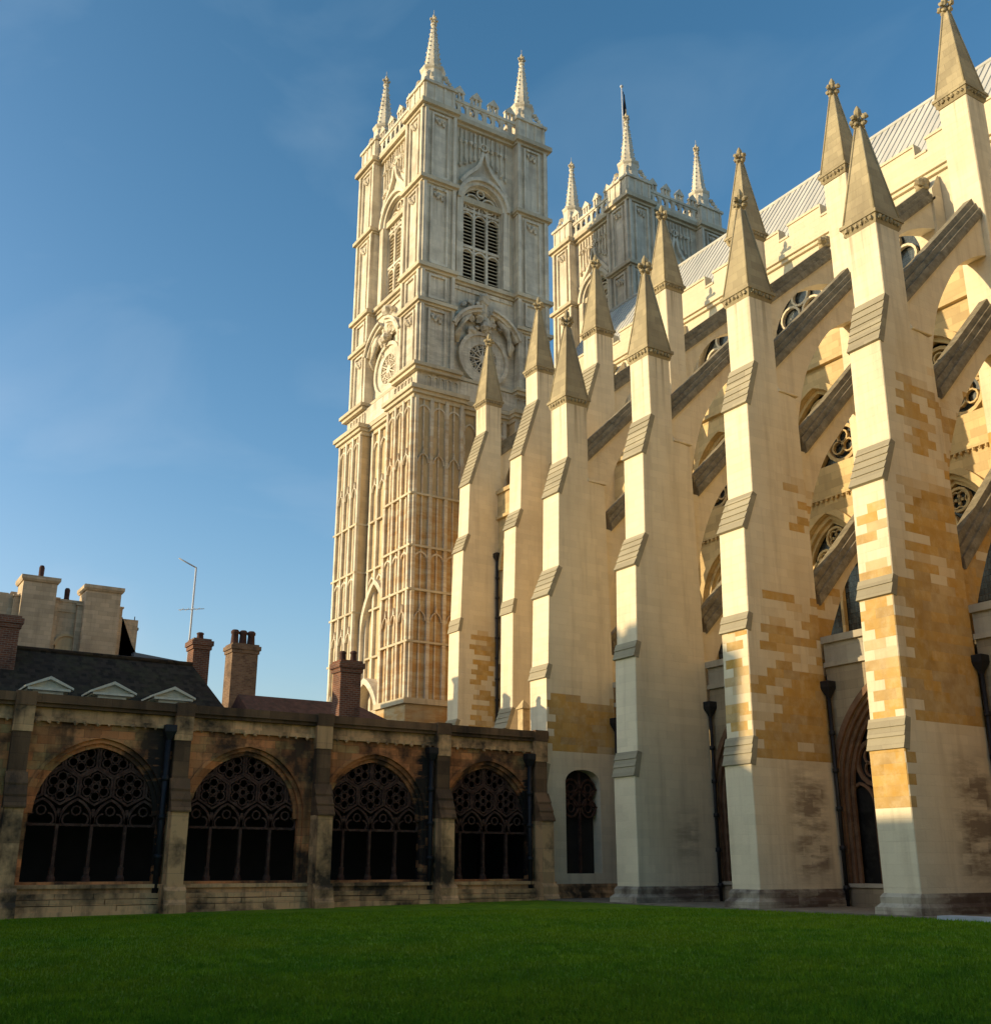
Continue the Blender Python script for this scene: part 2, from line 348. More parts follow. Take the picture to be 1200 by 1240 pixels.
def arch(uc, w_, zs, za, n=10, off=0.0):
    """pointed arch from left springing over the apex to the right one"""
    h = za-zs; cx = (h*h-w_*w_)/(2*w_); r = w_+cx+off
    a0 = math.pi; a1 = math.pi-math.atan2(math.sqrt(max(r*r-cx*cx, 1e-6)), cx) if cx > 0 else math.pi-math.atan2(math.sqrt(max(r*r-cx*cx, 1e-6)), cx)
    L = [(uc+cx+r*math.cos(a0+(math.pi-(math.pi-a1)-a0)*i/n), zs+r*math.sin(a0+(a1-a0)*i/n)) for i in range(n+1)]
    L[-1] = (uc, L[-1][1])
    return L + [(2*uc-u, z) for u, z in L[-2::-1]]
def four(uc, w_, zs, za, n=8):
    """flattened four-centred arch"""
    L = []
    for i in range(n+1):
        t_ = i/n*math.pi/2; L.append((uc-w_*math.cos(t_)**.75, zs+(za-zs)*(math.sin(t_)*.82+.18*(i/n))))
    L[-1] = (uc, za)
    return L + [(2*uc-u, z) for u, z in L[-2::-1]]
def roundarch(uc, w_, zs, n=16): return [(uc-w_*math.cos(math.pi*i/n), zs+w_*math.sin(math.pi*i/n)) for i in range(n+1)]
def wall_hole(mb, M, u0, u1, z0, z1, pts, zsill, d0, d1):
    """wall panel u0..u1, z0..z1 with one opening (sill zsill, head polyline pts)"""
    if zsill > z0: mb.fbox(M, u0, u1, d0, d1, z0, zsill)
    k = len(pts)//2; a = pts[0][0]; b = pts[-1][0]; top = pts[k]
    mb.prism(M, [(u0, zsill), (a, zsill)] + pts[:k+1] + [(top[0], z1), (u0, z1)], d0, d1)
    mb.prism(M, [(u1, z1), (top[0], z1)] + pts[k:] + [(b, zsill), (u1, zsill)], d0, d1)
def shift(pts, t_):
    """grow an arch polyline outwards by t_"""
    c = (pts[0][0]+pts[-1][0])/2; out = []
    for i, (u, z) in enumerate(pts):
        a = pts[max(0, i-1)]; b = pts[min(len(pts)-1, i+1)]; du, dz = b[0]-a[0], b[1]-a[1]; l = math.hypot(du, dz) or 1
        out.append((u-dz/l*t_, z+du/l*t_))
    return out
def finial(mb, x, y, z, h, seed=0):
    mb.lathe((x, y, z), [(.10*h, -.12*h), (.085*h, .05*h), (.15*h, .1*h), (.08*h, .18*h), (.07*h, .5*h), (.14*h, .62*h), (.13*h, .78*h), (.05*h, .95*h), (.01, h)], 8, False)
    for lev, rr, q in ((.40, .26, .125), (.16, .17, .09)):
        for k in range(4):
            a = k*math.pi/2 + math.pi/4*0
            mb.blob((x+rr*h*math.cos(a), y+rr*h*math.sin(a), z+lev*h), q*h, 1, 1, .9, seed+k, .3)
            mb.tube([(x, y, z+(lev-.12)*h), (x+rr*h*.9*math.cos(a), y+rr*h*.9*math.sin(a), z+lev*h)], .05*h, 5)
        
# ------------------------------------------------------------------ ground
def zl(y): return -.125-.0125*(25.45-y)
g = MB(); n = 40
for X0, X1 in ((-37.6, 40),):
    vs_ = []; ys = [-60+ (25.45+60)*i/n for i in range(n+1)]
    for yy in ys: vs_ += [(X0, yy, zl(yy)), (X1, yy, zl(yy))]
    g.add(vs_, [(2*i, 2*i+1, 2*i+3, 2*i+2) for i in range(n)])
tag(g.build('lawn', M['lawn']), 'dark green mown lawn filling the cloister garth', 'lawn', kind='structure')
g = MB(); g.add([(-900, -900, -1.6), (900, -900, -1.6), (900, 900, -1.6), (-900, 900, -1.6)], [(0, 1, 2, 3)])
tag(g.build('ground', M['ground']), 'bare ground under the buildings', 'ground', kind='structure')
g = MB(); g.box(-37.5, 25.45, -.8, 40, 29.88, -.085)
tag(g.build('gravel_path', M['gravel']), 'narrow gravel strip along the foot of the buttresses', 'path', kind='structure')
def grass():
    rng = np.random.default_rng(3); N = 190000
    dist = 11 + 26*rng.random(N)**1.5; ang = np.radians(rng.uniform(-28, 28, N))
    base = math.pi - YAW
    X = dist*np.cos(base-ang); Y = dist*np.sin(base-ang)
    k = (X > -37.3) & (Y < 25.42) & (Y > -20); X = X[k]; Y = Y[k]; N = len(X)
    Z = -.125-.0125*(25.45-Y); a = rng.uniform(0, 6.28, N); h = rng.uniform(.03, .075, N); wd = rng.uniform(.008, .02, N); ln = rng.uniform(-.03, .03, (N, 2))
    v = np.empty((N, 3, 3)); v[:, 0] = np.stack([X-wd*np.cos(a), Y-wd*np.sin(a), Z-.005], 1); v[:, 1] = np.stack([X+wd*np.cos(a), Y+wd*np.sin(a), Z-.005], 1)
    v[:, 2] = np.stack([X+ln[:, 0], Y+ln[:, 1], Z+h], 1)
    me = bpy.data.meshes.new('grass'); me.vertices.add(N*3); me.vertices.foreach_set('co', v.reshape(-1))
    me.loops.add(N*3); me.loops.foreach_set('vertex_index', np.arange(N*3, dtype=np.int32))
    me.polygons.add(N); me.polygons.foreach_set('loop_start', np.arange(0, N*3, 3, dtype=np.int32)); me.polygons.foreach_set('loop_total', np.full(N, 3, dtype=np.int32))
    me.update(); me.validate(); me.materials.append(M['blade'])
    o = bpy.data.objects.new('grass', me); COL.objects.link(o); tag(o, 'short blades of green grass covering the lawn', 'grass', kind='stuff')
grass()
g = MB(); g.box(-18.9, 25.15, -.35, -16.2, 25.75, -.03)
single(g, 'paving_slab', M['slabw'], 'pale blue grey stone slab lying at the lawn edge by the nearest buttress', 'paving slab')

# ------------------------------------------------------------------ flying buttresses
HW = .615
def pinnacle(parent, xc, y0, y1, zc, zt, zf, seed):
    """cornice at zc, stone pyramid up to zt, leafy finial up to zf"""
    yc = (y0+y1)/2; hx = HW; hy = (y1-y0)/2
    c = MB()
    c.frustum((xc-hx-.003, y0-.003, xc+hx+.003, y1+.003), zc-.30, (xc-hx-.07, y0-.07, xc+hx+.07, y1+.07), zc-.18)
    c.frustum((xc-hx-.05, y0-.05, xc+hx+.05, y1+.05), zc-.18, (xc-hx-.11, y0-.11, xc+hx+.11, y1+.11), zc)
    c.box(xc-hx-.15, y0-.15, zc, xc+hx+.15, y1+.15, zc+.13)
    rg = random.Random(seed)
    for i in range(6):
        t_ = -1+2*(i+.5)/6
        for sx, sy, ax in ((0, -1, 0), (0, 1, 0), (1, 0, 1), (-1, 0, 1)):
            if ax == 0: p = (xc+t_*hx, yc+sy*(hy+.08), zc-.10)
            else: p = (xc+sx*(hx+.08), yc+t_*hy, zc-.10)
            c.blob(p, .085, 1, 1, 1.1, seed*50+i, .4, 6, 4)
    c.build('cornice', M['pinn'], parent)
    p = MB(); tw = .11
    p.frustum((xc-hx-.06, y0-.06, xc+hx+.06, y1+.06), zc+.13, (xc-tw, yc-tw, xc+tw, yc+tw), zt)
    for sx in (-1, 1):
        for sy in (-1, 1):
            p.tube([(xc+sx*(hx+.05), yc+sy*(hy+.05), zc+.13), (xc+sx*tw, yc+sy*tw, zt)], .045, 6)
    po = p.build('pinnacle', M['pinn'], parent)
    f = MB(); finial(f, xc, yc, zt, zf-zt, seed); f.build('finial', M['pinn'], po)
def slabs(parent, xc, yt, zt, yb, zb, lip=.07):
    """sloping weathering of overlapping slabs between (yt,zt) above and (yb,zb) below"""
    m = MB(); L = math.hypot(yt-yb, zt-zb); k = max(2, round(L/.31)); X = MX(0)
    dy, dz = (yb-yt)/L, (zb-zt)/L; ny, nz = dz, -dy      # outward normal (south and up)
    if ny > 0: ny, nz = -ny, -nz
    for i in range(k):
        a = L*i/k; b = L*(i+1)/k + (.0 if i < k-1 else lip); o0 = .02; o1 = .058
        poly = [(yt+dy*a+ny*o0, zt+dz*a+nz*o0), (yt+dy*b+ny*o1, zt+dz*b+nz*o1), (yt+dy*b-ny*.2, zt+dz*b-nz*.2), (yt+dy*a-ny*.2, zt+dz*a-nz*.2)]
        m.prism(X, poly, xc-HW-.03, xc+HW+.03)
    m.build('weathering', M['slab'], parent)
def coping(parent, xc, a, b):
    """gabled coping swept along the sloping back of a flyer; a, b = (y, z) of its base line"""
    m = MB(); e_ = [(.50, -.10), (.50, .04), (.45, .30), (.36, .30), (.31, .57), (.22, .57), (.17, .84)]
    sec = [(-x, z) for x, z in e_] + e_[::-1]
    n_ = len(sec); vs_ = [(xc+s_, a[0], a[1]+z) for s_, z in sec] + [(xc+s_, b[0], b[1]+z) for s_, z in sec]
    m.add(vs_, [tuple(range(n_))[::-1], tuple(range(n_, 2*n_))] + [(i, (i+1) % n_, n_+(i+1) % n_, n_+i) for i in range(n_)])
    return m
def flyer(parent, xc, base_a, base_b, intr, yback, hw=.40, name='flyer'):
    m = MB()
    poly = [(yback, intr[-1][1]), (yback, base_a[1]-.05), (base_a[0], base_a[1]-.05), (base_b[0], base_b[1]-.05)] + intr
    m.prism(MX(0), poly, xc-hw, xc+hw)
    # a chamfered moulding along the curved underside
    o = m.build(name, M['pier'], parent)
    c = coping(o, xc, base_a, base_b); c.build('coping', M['coping'], o)
    return o
def smooth_curve(p, k=4):
    out = []
    for i in range(len(p)-1):
        p0 = p[max(0, i-1)]; p1 = p[i]; p2 = p[i+1]; p3 = p[min(len(p)-1, i+2)]
        for j in range(k):
            t_ = j/k
            out.append(tuple(.5*((2*p1[q])+(-p0[q]+p2[q])*t_+(2*p0[q]-5*p1[q]+4*p2[q]-p3[q])*t_*t_+(-p0[q]+3*p1[q]-3*p2[q]+p3[q])*t_**3) for q in (0, 1)))
    out.append(p[-1]); return out
def worn(o):
    b = o.modifiers.new('worn arrises', 'BEVEL'); b.width = .035; b.segments = 1; b.limit_method = 'ANGLE'; b.angle_limit = R(35)
SO = [(27.55, 19.0, 27.0, 17.25), (26.95, 13.75, 26.38, 12.42), (26.32, 9.35, 26.18, 8.80), (26.14, 5.2, 25.96, 4.36)]
def pier_profile(z0):
    p = []
    for (ya, za, yb, zb) in SO:
        p += [(ya, za), (yb, zb), (yb+.03 if zb > 5 else yb, zb-.04)]
    prof = [(27.55, 21.72)] + p
    prof = [q for q in prof if q[1] > z0]
    prof += [(prof[-1][0], z0), (29.85, z0), (29.72, 12.5), (29.64, 17.95), (28.72, 18.1), (28.72, 21.72)]
    return prof
def outer_buttress(xc, label, corner=False, seed=1):
    t = thing('flying_buttress', label, 'buttress', (xc, 27.8, 0), 'flying buttresses standing on the lawn edge')
    m = MB()
    if not corner: m.prism(MX(0), pier_profile(.3), xc-HW, xc+HW)
    else:
        m.prism(MX(0), pier_profile(5.25), xc-HW, xc+HW)
        wall_hole(m, ME(xc+HW), 25.96, 29.85, -.3, 5.25, four(28.0, .9, 4.45, 5.0), .85, -2*HW, 0)
        m.fbox(ME(xc+HW), 26.05, 29.8, -2*HW-.2, -2*HW, -.3, 5.25)
    m.fbox(MS(0), xc-HW-.02, xc+HW+.02, -28.74, -28.68, 18.05, 18.2)   # ledge on the back of the shaft
    m.box(xc-HW-.06, 28.70, 18.02, xc+HW+.06, 29.74, 18.12)
    pr_ = m.build('pier', M['pier'], t)
    if not corner: worn(pr_)
    if corner:
        tr = MB(); E = ME(xc+HW-.35)
        tr.fbox(E, 27.96, 28.04, 0, .12, .85, 4.9)
        for uu in (27.55, 28.45): tr.ring(E, uu, 4.25, .40, .07, 0, .12, 12); tr.ring(E, uu, 3.45, .40, .07, 0, .12, 12); tr.ring(E, uu, 4.25, .2, .05, .02, .1, 10); tr.ring(E, uu, 3.45, .2, .05, .02, .1, 10)
        for uu in (27.1, 28.0, 28.9): tr.ring(E, uu, 3.85, .40, .07, 0, .12, 12)
        tr.build('tracery', M['tracery'], t)
        d = MB(); d.fbox(E, 27.0, 29.0, -.3, -.2, .8, 5.05); d.build('shade_panel', M['void'], t)  # near-black sheet standing in for the shade behind the tracery
    pl = MB()
    pl.box(xc-.76, 25.72, -.6, xc+.76, 29.86, .1)
    pl.frustum((xc-.74, 25.74, xc+.74, 29.84), .1, (xc-.66, 25.86, xc+.66, 29.84), .2)
    pl.box(xc-.66, 25.86, .2, xc+.66, 29.83, .36)
    pl.frustum((xc-.66, 25.86, xc+.66, 29.83), .36, (xc-HW-.003, 25.95, xc+HW+.003, 29.83), .46)
    pl.build('plinth', M['plinth'] if not corner else M['range_trim'], t)
    for (ya, za, yb, zb) in SO: slabs(t, xc, ya, za, yb, zb)
    pinnacle(t, xc, 27.55, 28.72, 22.0, 26.0, 27.0, seed)
    it = smooth_curve([(34.08, 22.65), (33.3, 22.33), (32.2, 21.6), (31.3, 20.5), (30.6, 19.35), (30.15, 18.1), (29.85, 16.9), (29.66, 15.5)])
    flyer(t, xc, (28.6, 18.95), (34.15, 24.45), it, 28.6)
    it = smooth_curve([(34.08, 18.75), (33.3, 18.4), (32.3, 17.3), (31.3, 16.1), (30.65, 15.0), (30.2, 13.9), (29.85, 12.5), (29.68, 11.2)])
    flyer(t, xc, (30.1, 16.0), (34.15, 20.2), it, 29.4)
    it = smooth_curve([(34.08, 13.2), (33.2, 12.75), (32.4, 12.0), (31.7, 11.15), (31.1, 10.1), (30.6, 9.1), (30.25, 8.2), (30.05, 7.3)])
    flyer(t, xc, (30.1, 10.15), (34.15, 14.35), it, 29.4)
    return t
X0, BAY = -20.535, 5.9
outer_buttress(X0, 'nearest flying buttress, patched with the most golden ashlar, beside the pale slab', seed=1)
outer_buttress(X0-BAY, 'flying buttress with golden patches below, between the nearest one and a plain cream one', seed=2)
outer_buttress(X0-2*BAY, 'plain cream flying buttress whose foot reaches the lawn right of the small arched opening', seed=3)
outer_buttress(X0-3*BAY, 'flying buttress with a small arched opening in its side, touching the dark cloister range', True, seed=4)
outer_buttress(X0+BAY, 'flying buttress beyond the right edge of the picture', seed=5)

SOB = [(34.05, 27.85, 32.85, 24.1), (32.78, 20.7, 32.42, 19.65), (32.32, 15.35, 32.2, 14.6), (32.18, 9.3, 31.78, 8.2)]
def inner_buttress(xc, label, deep, seed):
    t = thing('pinnacled_buttress', label, 'buttress', (xc, 34.6, 0), 'pinnacled buttresses against the nave aisle')
    m = MB()
    if deep:
        p = [(34.05, 29.72)]
        for (ya, za, yb, zb) in SOB: p += [(ya, za), (yb, zb), (yb+.03, zb-.04)]
        p += [(31.8, -.2), (35.22, -.2), (35.22, 29.72)]
    else: p = [(34.08, 29.72), (34.08, 7.9), (35.22, 7.9), (35.22, 29.72)]
    m.prism(MX(0), p, xc-HW, xc+HW)
    worn(m.build('pier', M['pier'], t))
    if deep:
        for s_ in SOB: slabs(t, xc, *s_)
    pinnacle(t, xc, 34.06, 35.22, 30.02, 34.25, 35.25, seed)
    it = smooth_curve([(40.7, 29.2), (39.9, 29.0), (38.9, 28.65), (37.9, 28.1), (37.0, 27.3), (36.4, 26.5), (35.9, 25.5), (35.5, 24.3), (35.22, 23.3)])
    f = flyer(t, xc, (35.1, 26.35), (40.5, 30.85), it, 34.9, .38)
    q = MB(); q.box(xc-.5, 40.3, 24.5, xc+.5, 41.06, 31.2); q.frustum((xc-.5, 40.3, xc+.5, 41.06), 31.2, (xc-.45, 40.95, xc+.45, 41.06), 32.2)
    q.build('wall_pilaster', M['clerestory'], t)
    gg = MB(); gg.lathe((xc, 40.35, 31.3), [(.1, 0), (.32, .1), (.34, .18), (.24, .22), (.34, .36), (.36, .52), (.26, .68), (.02, .74)], 9, True)
    gg.blob((xc+.1, 40.0, 31.65), .2, 1, 1.3, 1, seed, .35); gg.build('carved_boss', M['pinn'], t)
    return t
BL = ['pinnacled inner buttress at the top right, its stone spire cut by the picture edge',
      'second highest pinnacled inner buttress, rising just left of the nearest golden buttress',
      'third highest pinnacled inner buttress, directly left of the second golden patched buttress spire',
      'pinnacled inner buttress standing right of the plain cream flying buttress spire',
      'tall pinnacled buttress with a long sloping shoulder, directly behind the garth corner buttress',
      'pinnacled buttress with a black drainpipe on its left side, second from the near tower',
      'leftmost pinnacled buttress, overlapping the round window of the near tower']
for i in range(7): inner_buttress(X0-BAY*i, BL[i], i >= 4, 11+i)
inner_buttress(X0+BAY, 'pinnacled inner buttress beyond the right edge of the picture', False, 19)

# ------------------------------------------------------------------ nave
nave = thing('church_nave', 'long sunlit stone nave with battlemented parapet and ribbed lead roof behind the buttresses', 'church', (-30, 47, 0))
NE, NW_ = 2.0, -60.3
bays = [X0-BAY*.5-BAY*i for i in range(-3, 6)]
aw = MB(); S = MS(35.0)
for xc in bays:
    a, b = xc-BAY/2, xc+BAY/2
    aw.fbox(S, a, b, -.9, 0, -.6, 7.5)
    wall_hole(aw, S, a, b, 7.5, 16.0, arch(xc, 1.75, 12.7, 15.25), 10.1, -.9, 0)
    wall_hole(aw, S, a, b, 16.0, 22.0, arch(xc, 1.75, 18.55, 21.0), 17.35, -.9, 0)
    aw.fbox(S, a, b, -.6, .04, 22.0, 23.6)
aw.fbox(S, NW_, bays[-1]-BAY/2, -.9, 0, -.6, 23.6)
aw.build('aisle_wall', M['wall'], nave)
tr = MB()
for z0, z1, d in ((15.9, 16.08, .14), (16.08, 16.16, .07), (21.92, 22.12, .2), (23.6, 23.85, .18), (9.85, 10.1, .15)):
    for xc in bays: tr.fbox(S, xc-BAY/2+HW+.002, xc+BAY/2-HW-.002, -.02, d, z0, z1)
for xc in bays:
    p = arch(xc, 1.78, 12.7, 15.28); tr.band(S, p, shift(p, .28), -.1, .16); tr.band(S, shift(p, -.2), shift(p, -.02), -.34, -.12); tr.band(S, shift(p, -.34), shift(p, -.2), -.5, -.3)
    p = arch(xc, 1.78, 18.55, 21.03); tr.band(S, p, shift(p, .3), -.1, .18); tr.band(S, shift(p, -.2), shift(p, -.02), -.34, -.12)
    rg = random.Random(int(xc*10))
    for i in range(18):
        tr.blob((xc-2.3+i*.27, 34.9, 15.84), .07, 1, 1, 1, i, .3, 5, 4)
tr.build('string_courses', M['wall'], nave)
for xc in bays:
    if xc < -52: pass
    f = MB()    # lower aisle window: two lights and three foiled circles
    f.fbox(S, xc-.07, xc+.07, -.55, -.35, 10.1, 13.3)
    for s_ in (-1, 1):
        p = arch(xc+s_*.88, .8, 12.3, 13.5, 6); f.band(S, p, shift(p, .1), -.55, -.35)
        f.ring(S, xc+s_*.62, 13.45, .48, .10, -.55, -.35, 14); f.fbox(S, xc+s_*1.72-.06, xc+s_*1.72+.06, -.55, -.35, 10.1, 12.8)
        for k in range(4): f.ring(S, xc+s_*.62+.2*math.cos(R(45+90*k)), 13.45+.2*math.sin(R(45+90*k)), .2, .05, -.5, -.4, 8)
    f.ring(S, xc, 14.3, .5, .1, -.55, -.35, 14); [f.ring(S, xc+.2*math.cos(R(45+90*k)), 14.3+.2*math.sin(R(45+90*k)), .2, .05, -.5, -.4, 8) for k in range(4)]
    fo = f.build('aisle_window', M['wall'], nave)
    gl = MB(); gl.fbox(S, xc-1.85, xc+1.85, -.62, -.58, 10.05, 15.2); gl.build('pane', M['glass'], fo)
    f = MB()    # gallery window: big foiled circles
    f.ring(S, xc, 19.9, .75, .14, -.55, -.3, 18)
    for s_ in (-1, 1): f.ring(S, xc+s_*.86, 18.3, .86, .15, -.55, -.3, 18)
    for cx_, cz_, r_ in ((xc, 19.9, .75), (xc-.86, 18.3, .86), (xc+.86, 18.3, .86)):
        for k in range(3):
            a = math.pi/2+k*2*math.pi/3; f.ring(S, cx_+.36*r_*math.cos(a), cz_+.36*r_*math.sin(a), .36*r_, .07, -.52, -.36, 10)
    fo = f.build('gallery_window', M['wall'], nave)
    gl = MB(); gl.fbox(S, xc-1.85, xc+1.85, -.62, -.58, 17.3, 20.9); gl.build('pane', M['glass'], fo)
ar = MB(); ar.add([(NW_, 35.5, 23.5), (NE, 35.5, 23.5), (NE, 41.2, 25.6), (NW_, 41.2, 25.6)], [(0, 1, 2, 3)])
for i in range(90): xx = NW_+.7*i; ar.tube([(xx, 35.5, 23.53), (xx, 41.1, 25.6)], .04, 5)
ar.build('aisle_roof', M['lead'], nave)
cw = MB(); S2 = MS(41.1)
for xc in bays:
    wall_hole(cw, S2, xc-BAY/2, xc+BAY/2, 22, 32.38, arch(xc, 2.05, 28.75, 31.5), 26.6, -1.0, 0)
cw.fbox(S2, NW_, bays[-1]-BAY/2, -1.0, 0, 22, 32.38)
cw.box(NW_, 53.5, 0, NE, 54.2, 33); cw.box(NE-.5, 42.2, 0, NE, 53.4, 33); cw.box(NE-.5, 36, 0, NE, 41, 23)
cw.build('clerestory_wall', M['clerestory'], nave)
pp = MB()
pp.fbox(S2, NW_, NE, -.35, .16, 32.38, 32.58); pp.fbox(S2, NW_, NE, -.35, .30, 32.58, 32.87); pp.fbox(S2, NW_, NE, -.35, .06, 32.87, 33.82)
for k in range(-12, 13):
    a = -32.97+BAY/2*k
    if NW_ < a-2.3 and a < NE-1:
        pp.fbox(S2, a-2.22, a, -.35, .06, 33.82, 34.47); pp.fbox(S2, a-2.28, a+.06, -.42, .13, 34.47, 34.61)
        pp.fbox(S2, a+.07, a+.67, -.40, .12, 33.82, 33.94); pp.fbox(S2, a, a+.07, -.42, .13, 33.82, 34.47)
pp.build('parapet', M['clerestory'], nave)
for xc in bays:
    f = MB(); Sx = S2
    for s_ in (-1, 1): 
        f.ring(Sx, xc+s_*.75, 29.35, .7, .12, -.6, -.4, 16); f.fbox(Sx, xc+s_*2.0-.07, xc+s_*2.0+.07, -.6, -.4, 26.6, 29.0)
    f.ring(Sx, xc, 30.4, .6, .12, -.6, -.4, 16); f.fbox(Sx, xc-.08, xc+.08, -.6, -.4, 26.6, 29.2)
    p = arch(xc, 2.08, 28.75, 31.53); f.band(Sx, p, shift(p, .22), -.1, .1); f.band(Sx, shift(p, -.18), shift(p, -.02), -.3, -.1)
    fo = f.build('clerestory_window', M['clerestory'], nave)
    gl = MB(); gl.fbox(Sx, xc-2.1, xc+2.1, -.7, -.66, 26.5, 31.5); gl.build('pane', M['glass'], fo)
rf = MB()
rf.add([(NW_, 41.5, 33.3), (NE, 41.5, 33.3), (NE, 47, 41.5), (NW_, 47, 41.5), (NW_, 52.9, 33.0), (NE, 52.9, 33.0)], [(0, 1, 2, 3), (3, 2, 5, 4), (0, 3, 4), (1, 5, 2)])
for i in range(int((NE-NW_)/.47)):
    xx = NW_+.3+.47*i; rf.tube([(xx, 41.5, 33.31), (xx, 46.98, 41.5)], .036, 5)
rf.tube([(NW_, 47, 41.5), (NE, 47, 41.5)], .14, 8)
rf.build('roof', M['lead'], nave)

# ------------------------------------------------------------------ towers
def ogee_head(mb, M_, uc, w_, z, d0, d1):
    p = arch(uc, w_, z, z+w_*1.5, 5); mb.band(M_, shift(p, -.07), p, d0, d1)
    mb.prism(M_, [(uc-.09, z+w_*1.5-.02), (uc+.09, z+w_*1.5-.02), (uc, z+w_*2.5)], d0, d1)
def tower(cx, cy, label):
    t = thing('church_tower', label, 'tower', (cx, cy, 0), 'twin west towers of the church')
    HL, HU = 5.9, 5.45      # half widths of lower and upper stages, over the corner buttresses
    lo = MB(); lo.box(cx-5.1, cy-5.1, -.5, cx+5.1, cy+5.1, 31.5)
    PW = 3.75
    for sx in (-1, 1):
        for sy in (-1, 1):
            a, b = sorted((sx*HL, sx*(HL-PW))); c, d = sorted((sy*HL, sy*(HL-PW)))
            lo.box(cx+a, cy+c, -.5, cx+b, cy+d, 31.5)
            e = .22
            a, b = sorted((sx*(HL+e), sx*(HL-PW-e))); c, d = sorted((sy*(HL+e), sy*(HL-PW-e)))
            lo.box(cx+a, cy+c, -.5, cx+b, cy+d, 10.6)
    lo.build('lower_stage', M['tower_low'], t)
    pn = MB()
    for k in range(4):
        Q = MK(k, HL, cx, cy); C5 = MK(k, 5.1, cx, cy)
        for s_ in (-1, 1):
            u1 = s_*HL; u0 = s_*(HL-PW); ua, ub = min(u0, u1), max(u0, u1)
            for i in range(4):
                uu = ua+.12+(ub-ua-.24)*i/3; pn.fbox(Q, uu-.12, uu+.12, 0, .2, 10.95, 31.3)
                if i < 3:
                    um = uu+(ub-ua-.24)/6; hw_ = (ub-ua-.24)/6-.12
                    for zz in (30.6, 20.3): 
                        p = arch(um, hw_, zz-.5, zz+.05, 4); pn.band(Q, p, shift(p, .12), 0, .13)
                    for zz in (15.9, 26.6): ogee_head(pn, Q, um, hw_*.95, zz, .02, .18)
                    pn.fbox(Q, um-.05, um+.05, 0, .09, 10.95, 31.3)
        for uu in (-1.7, -.6, .6, 1.7):
            pn.fbox(C5, uu-.13, uu+.13, 0, .22, 10.9, 31.3)
        for uu in (-1.15, 0, 1.15):
            for zz in (30.4, 20.2): p = arch(uu, .42, zz-.7, zz, 4); pn.band(C5, p, shift(p, .12), 0, .14)
            ogee_head(pn, C5, uu, .42, 26.6, .02, .18)
    pn.build('blind_panelling', M['tower'], t)
    def ring_band(m, h, z0, z1, pw, core, d=0.0, notch=True):
        """a moulding that follows the corner piers and the recessed walls between them"""
        for sx in (-1, 1):
            for sy in (-1, 1):
                a, b = sorted((sx*h, sx*(HU_*1.0-pw-d))); c, e = sorted((sy*h, sy*(HU_*1.0-pw-d)))
                m.box(cx+a, cy+c, z0, cx+b, cy+e, z1)
        m.box(cx-core, cy-core, z0+.003, cx+core, cy+core, z1-.003)
    HU_ = HL
    def rb(groups):
        m_ = MB()
        for g_ in groups: ring_band(m_, *g_)
        m_.build('cornice', M['trim'], t)
    for zz in (24.3, 20.75, 17.85, 14.5): rb([(HL+.23, zz-.05, zz+.09, PW, 5.33, .03)])
    rb([(HL+.42, 10.6, 10.95, PW, 5.3, .1)])
    rb([(HL+.15, 31.15, 31.45, PW, 5.3, .1), (HL+.34, 31.45, 31.7, PW, 5.5, .2), (HL+.5, 31.7, 32.0, PW, 5.6, .3)])
    HU_ = HU; PU = 2.7
    rb([(HL+.05, 33.35, 33.6, PU, 5.3, .4), (HL+.22, 33.6, 33.85, PU, 5.4, .5)])
    rb([(HU+.15, 38.62, 38.78, PU, 4.9, .1), (HU+.33, 38.78, 39.05, PU, 4.9, .2)])
    rb([(HU+.15, 41.35, 41.55, PU, 5.1, .1), (HU+.36, 41.55, 41.85, PU, 5.3, .2)])
    rb([(HU+.14, 48.65, 48.82, PU, 4.85, .1), (HU+.36, 48.82, 49.12, PU, 4.85, .2)])
    rb([(HU+.18, 55.05, 55.3, PU, 5.1, .1), (HU+.42, 55.3, 55.68, PU, 5.35, .2)])
    up = MB(); CORE = 4.86
    up.box(cx-5.62, cy-5.62, 32.0, cx+5.62, cy+5.62, 33.35)
    # walls of the upper stage: solid clock storey, louvred belfry openings above
    up.box(cx-CORE, cy-CORE, 33.35, cx+CORE, cy+CORE, 41.9)
    for k in range(4):
        Q = MK(k, CORE, cx, cy)
        wall_hole(up, Q, -CORE, CORE, 41.9, 55.3, roundarch(0, 1.72, 48.7), 42.05, -.9 if k % 2 else -.9, 0)
    for sx in (-1, 1):
        for sy in (-1, 1):
            a, b = sorted((sx*HU, sx*(HU-PU))); c, d = sorted((sy*HU, sy*(HU-PU)))
            up.box(cx+a, cy+c, 33.4, cx+b, cy+d, 55.3)
    up.build('upper_stage', M['tower'], t)
    ca = MB()
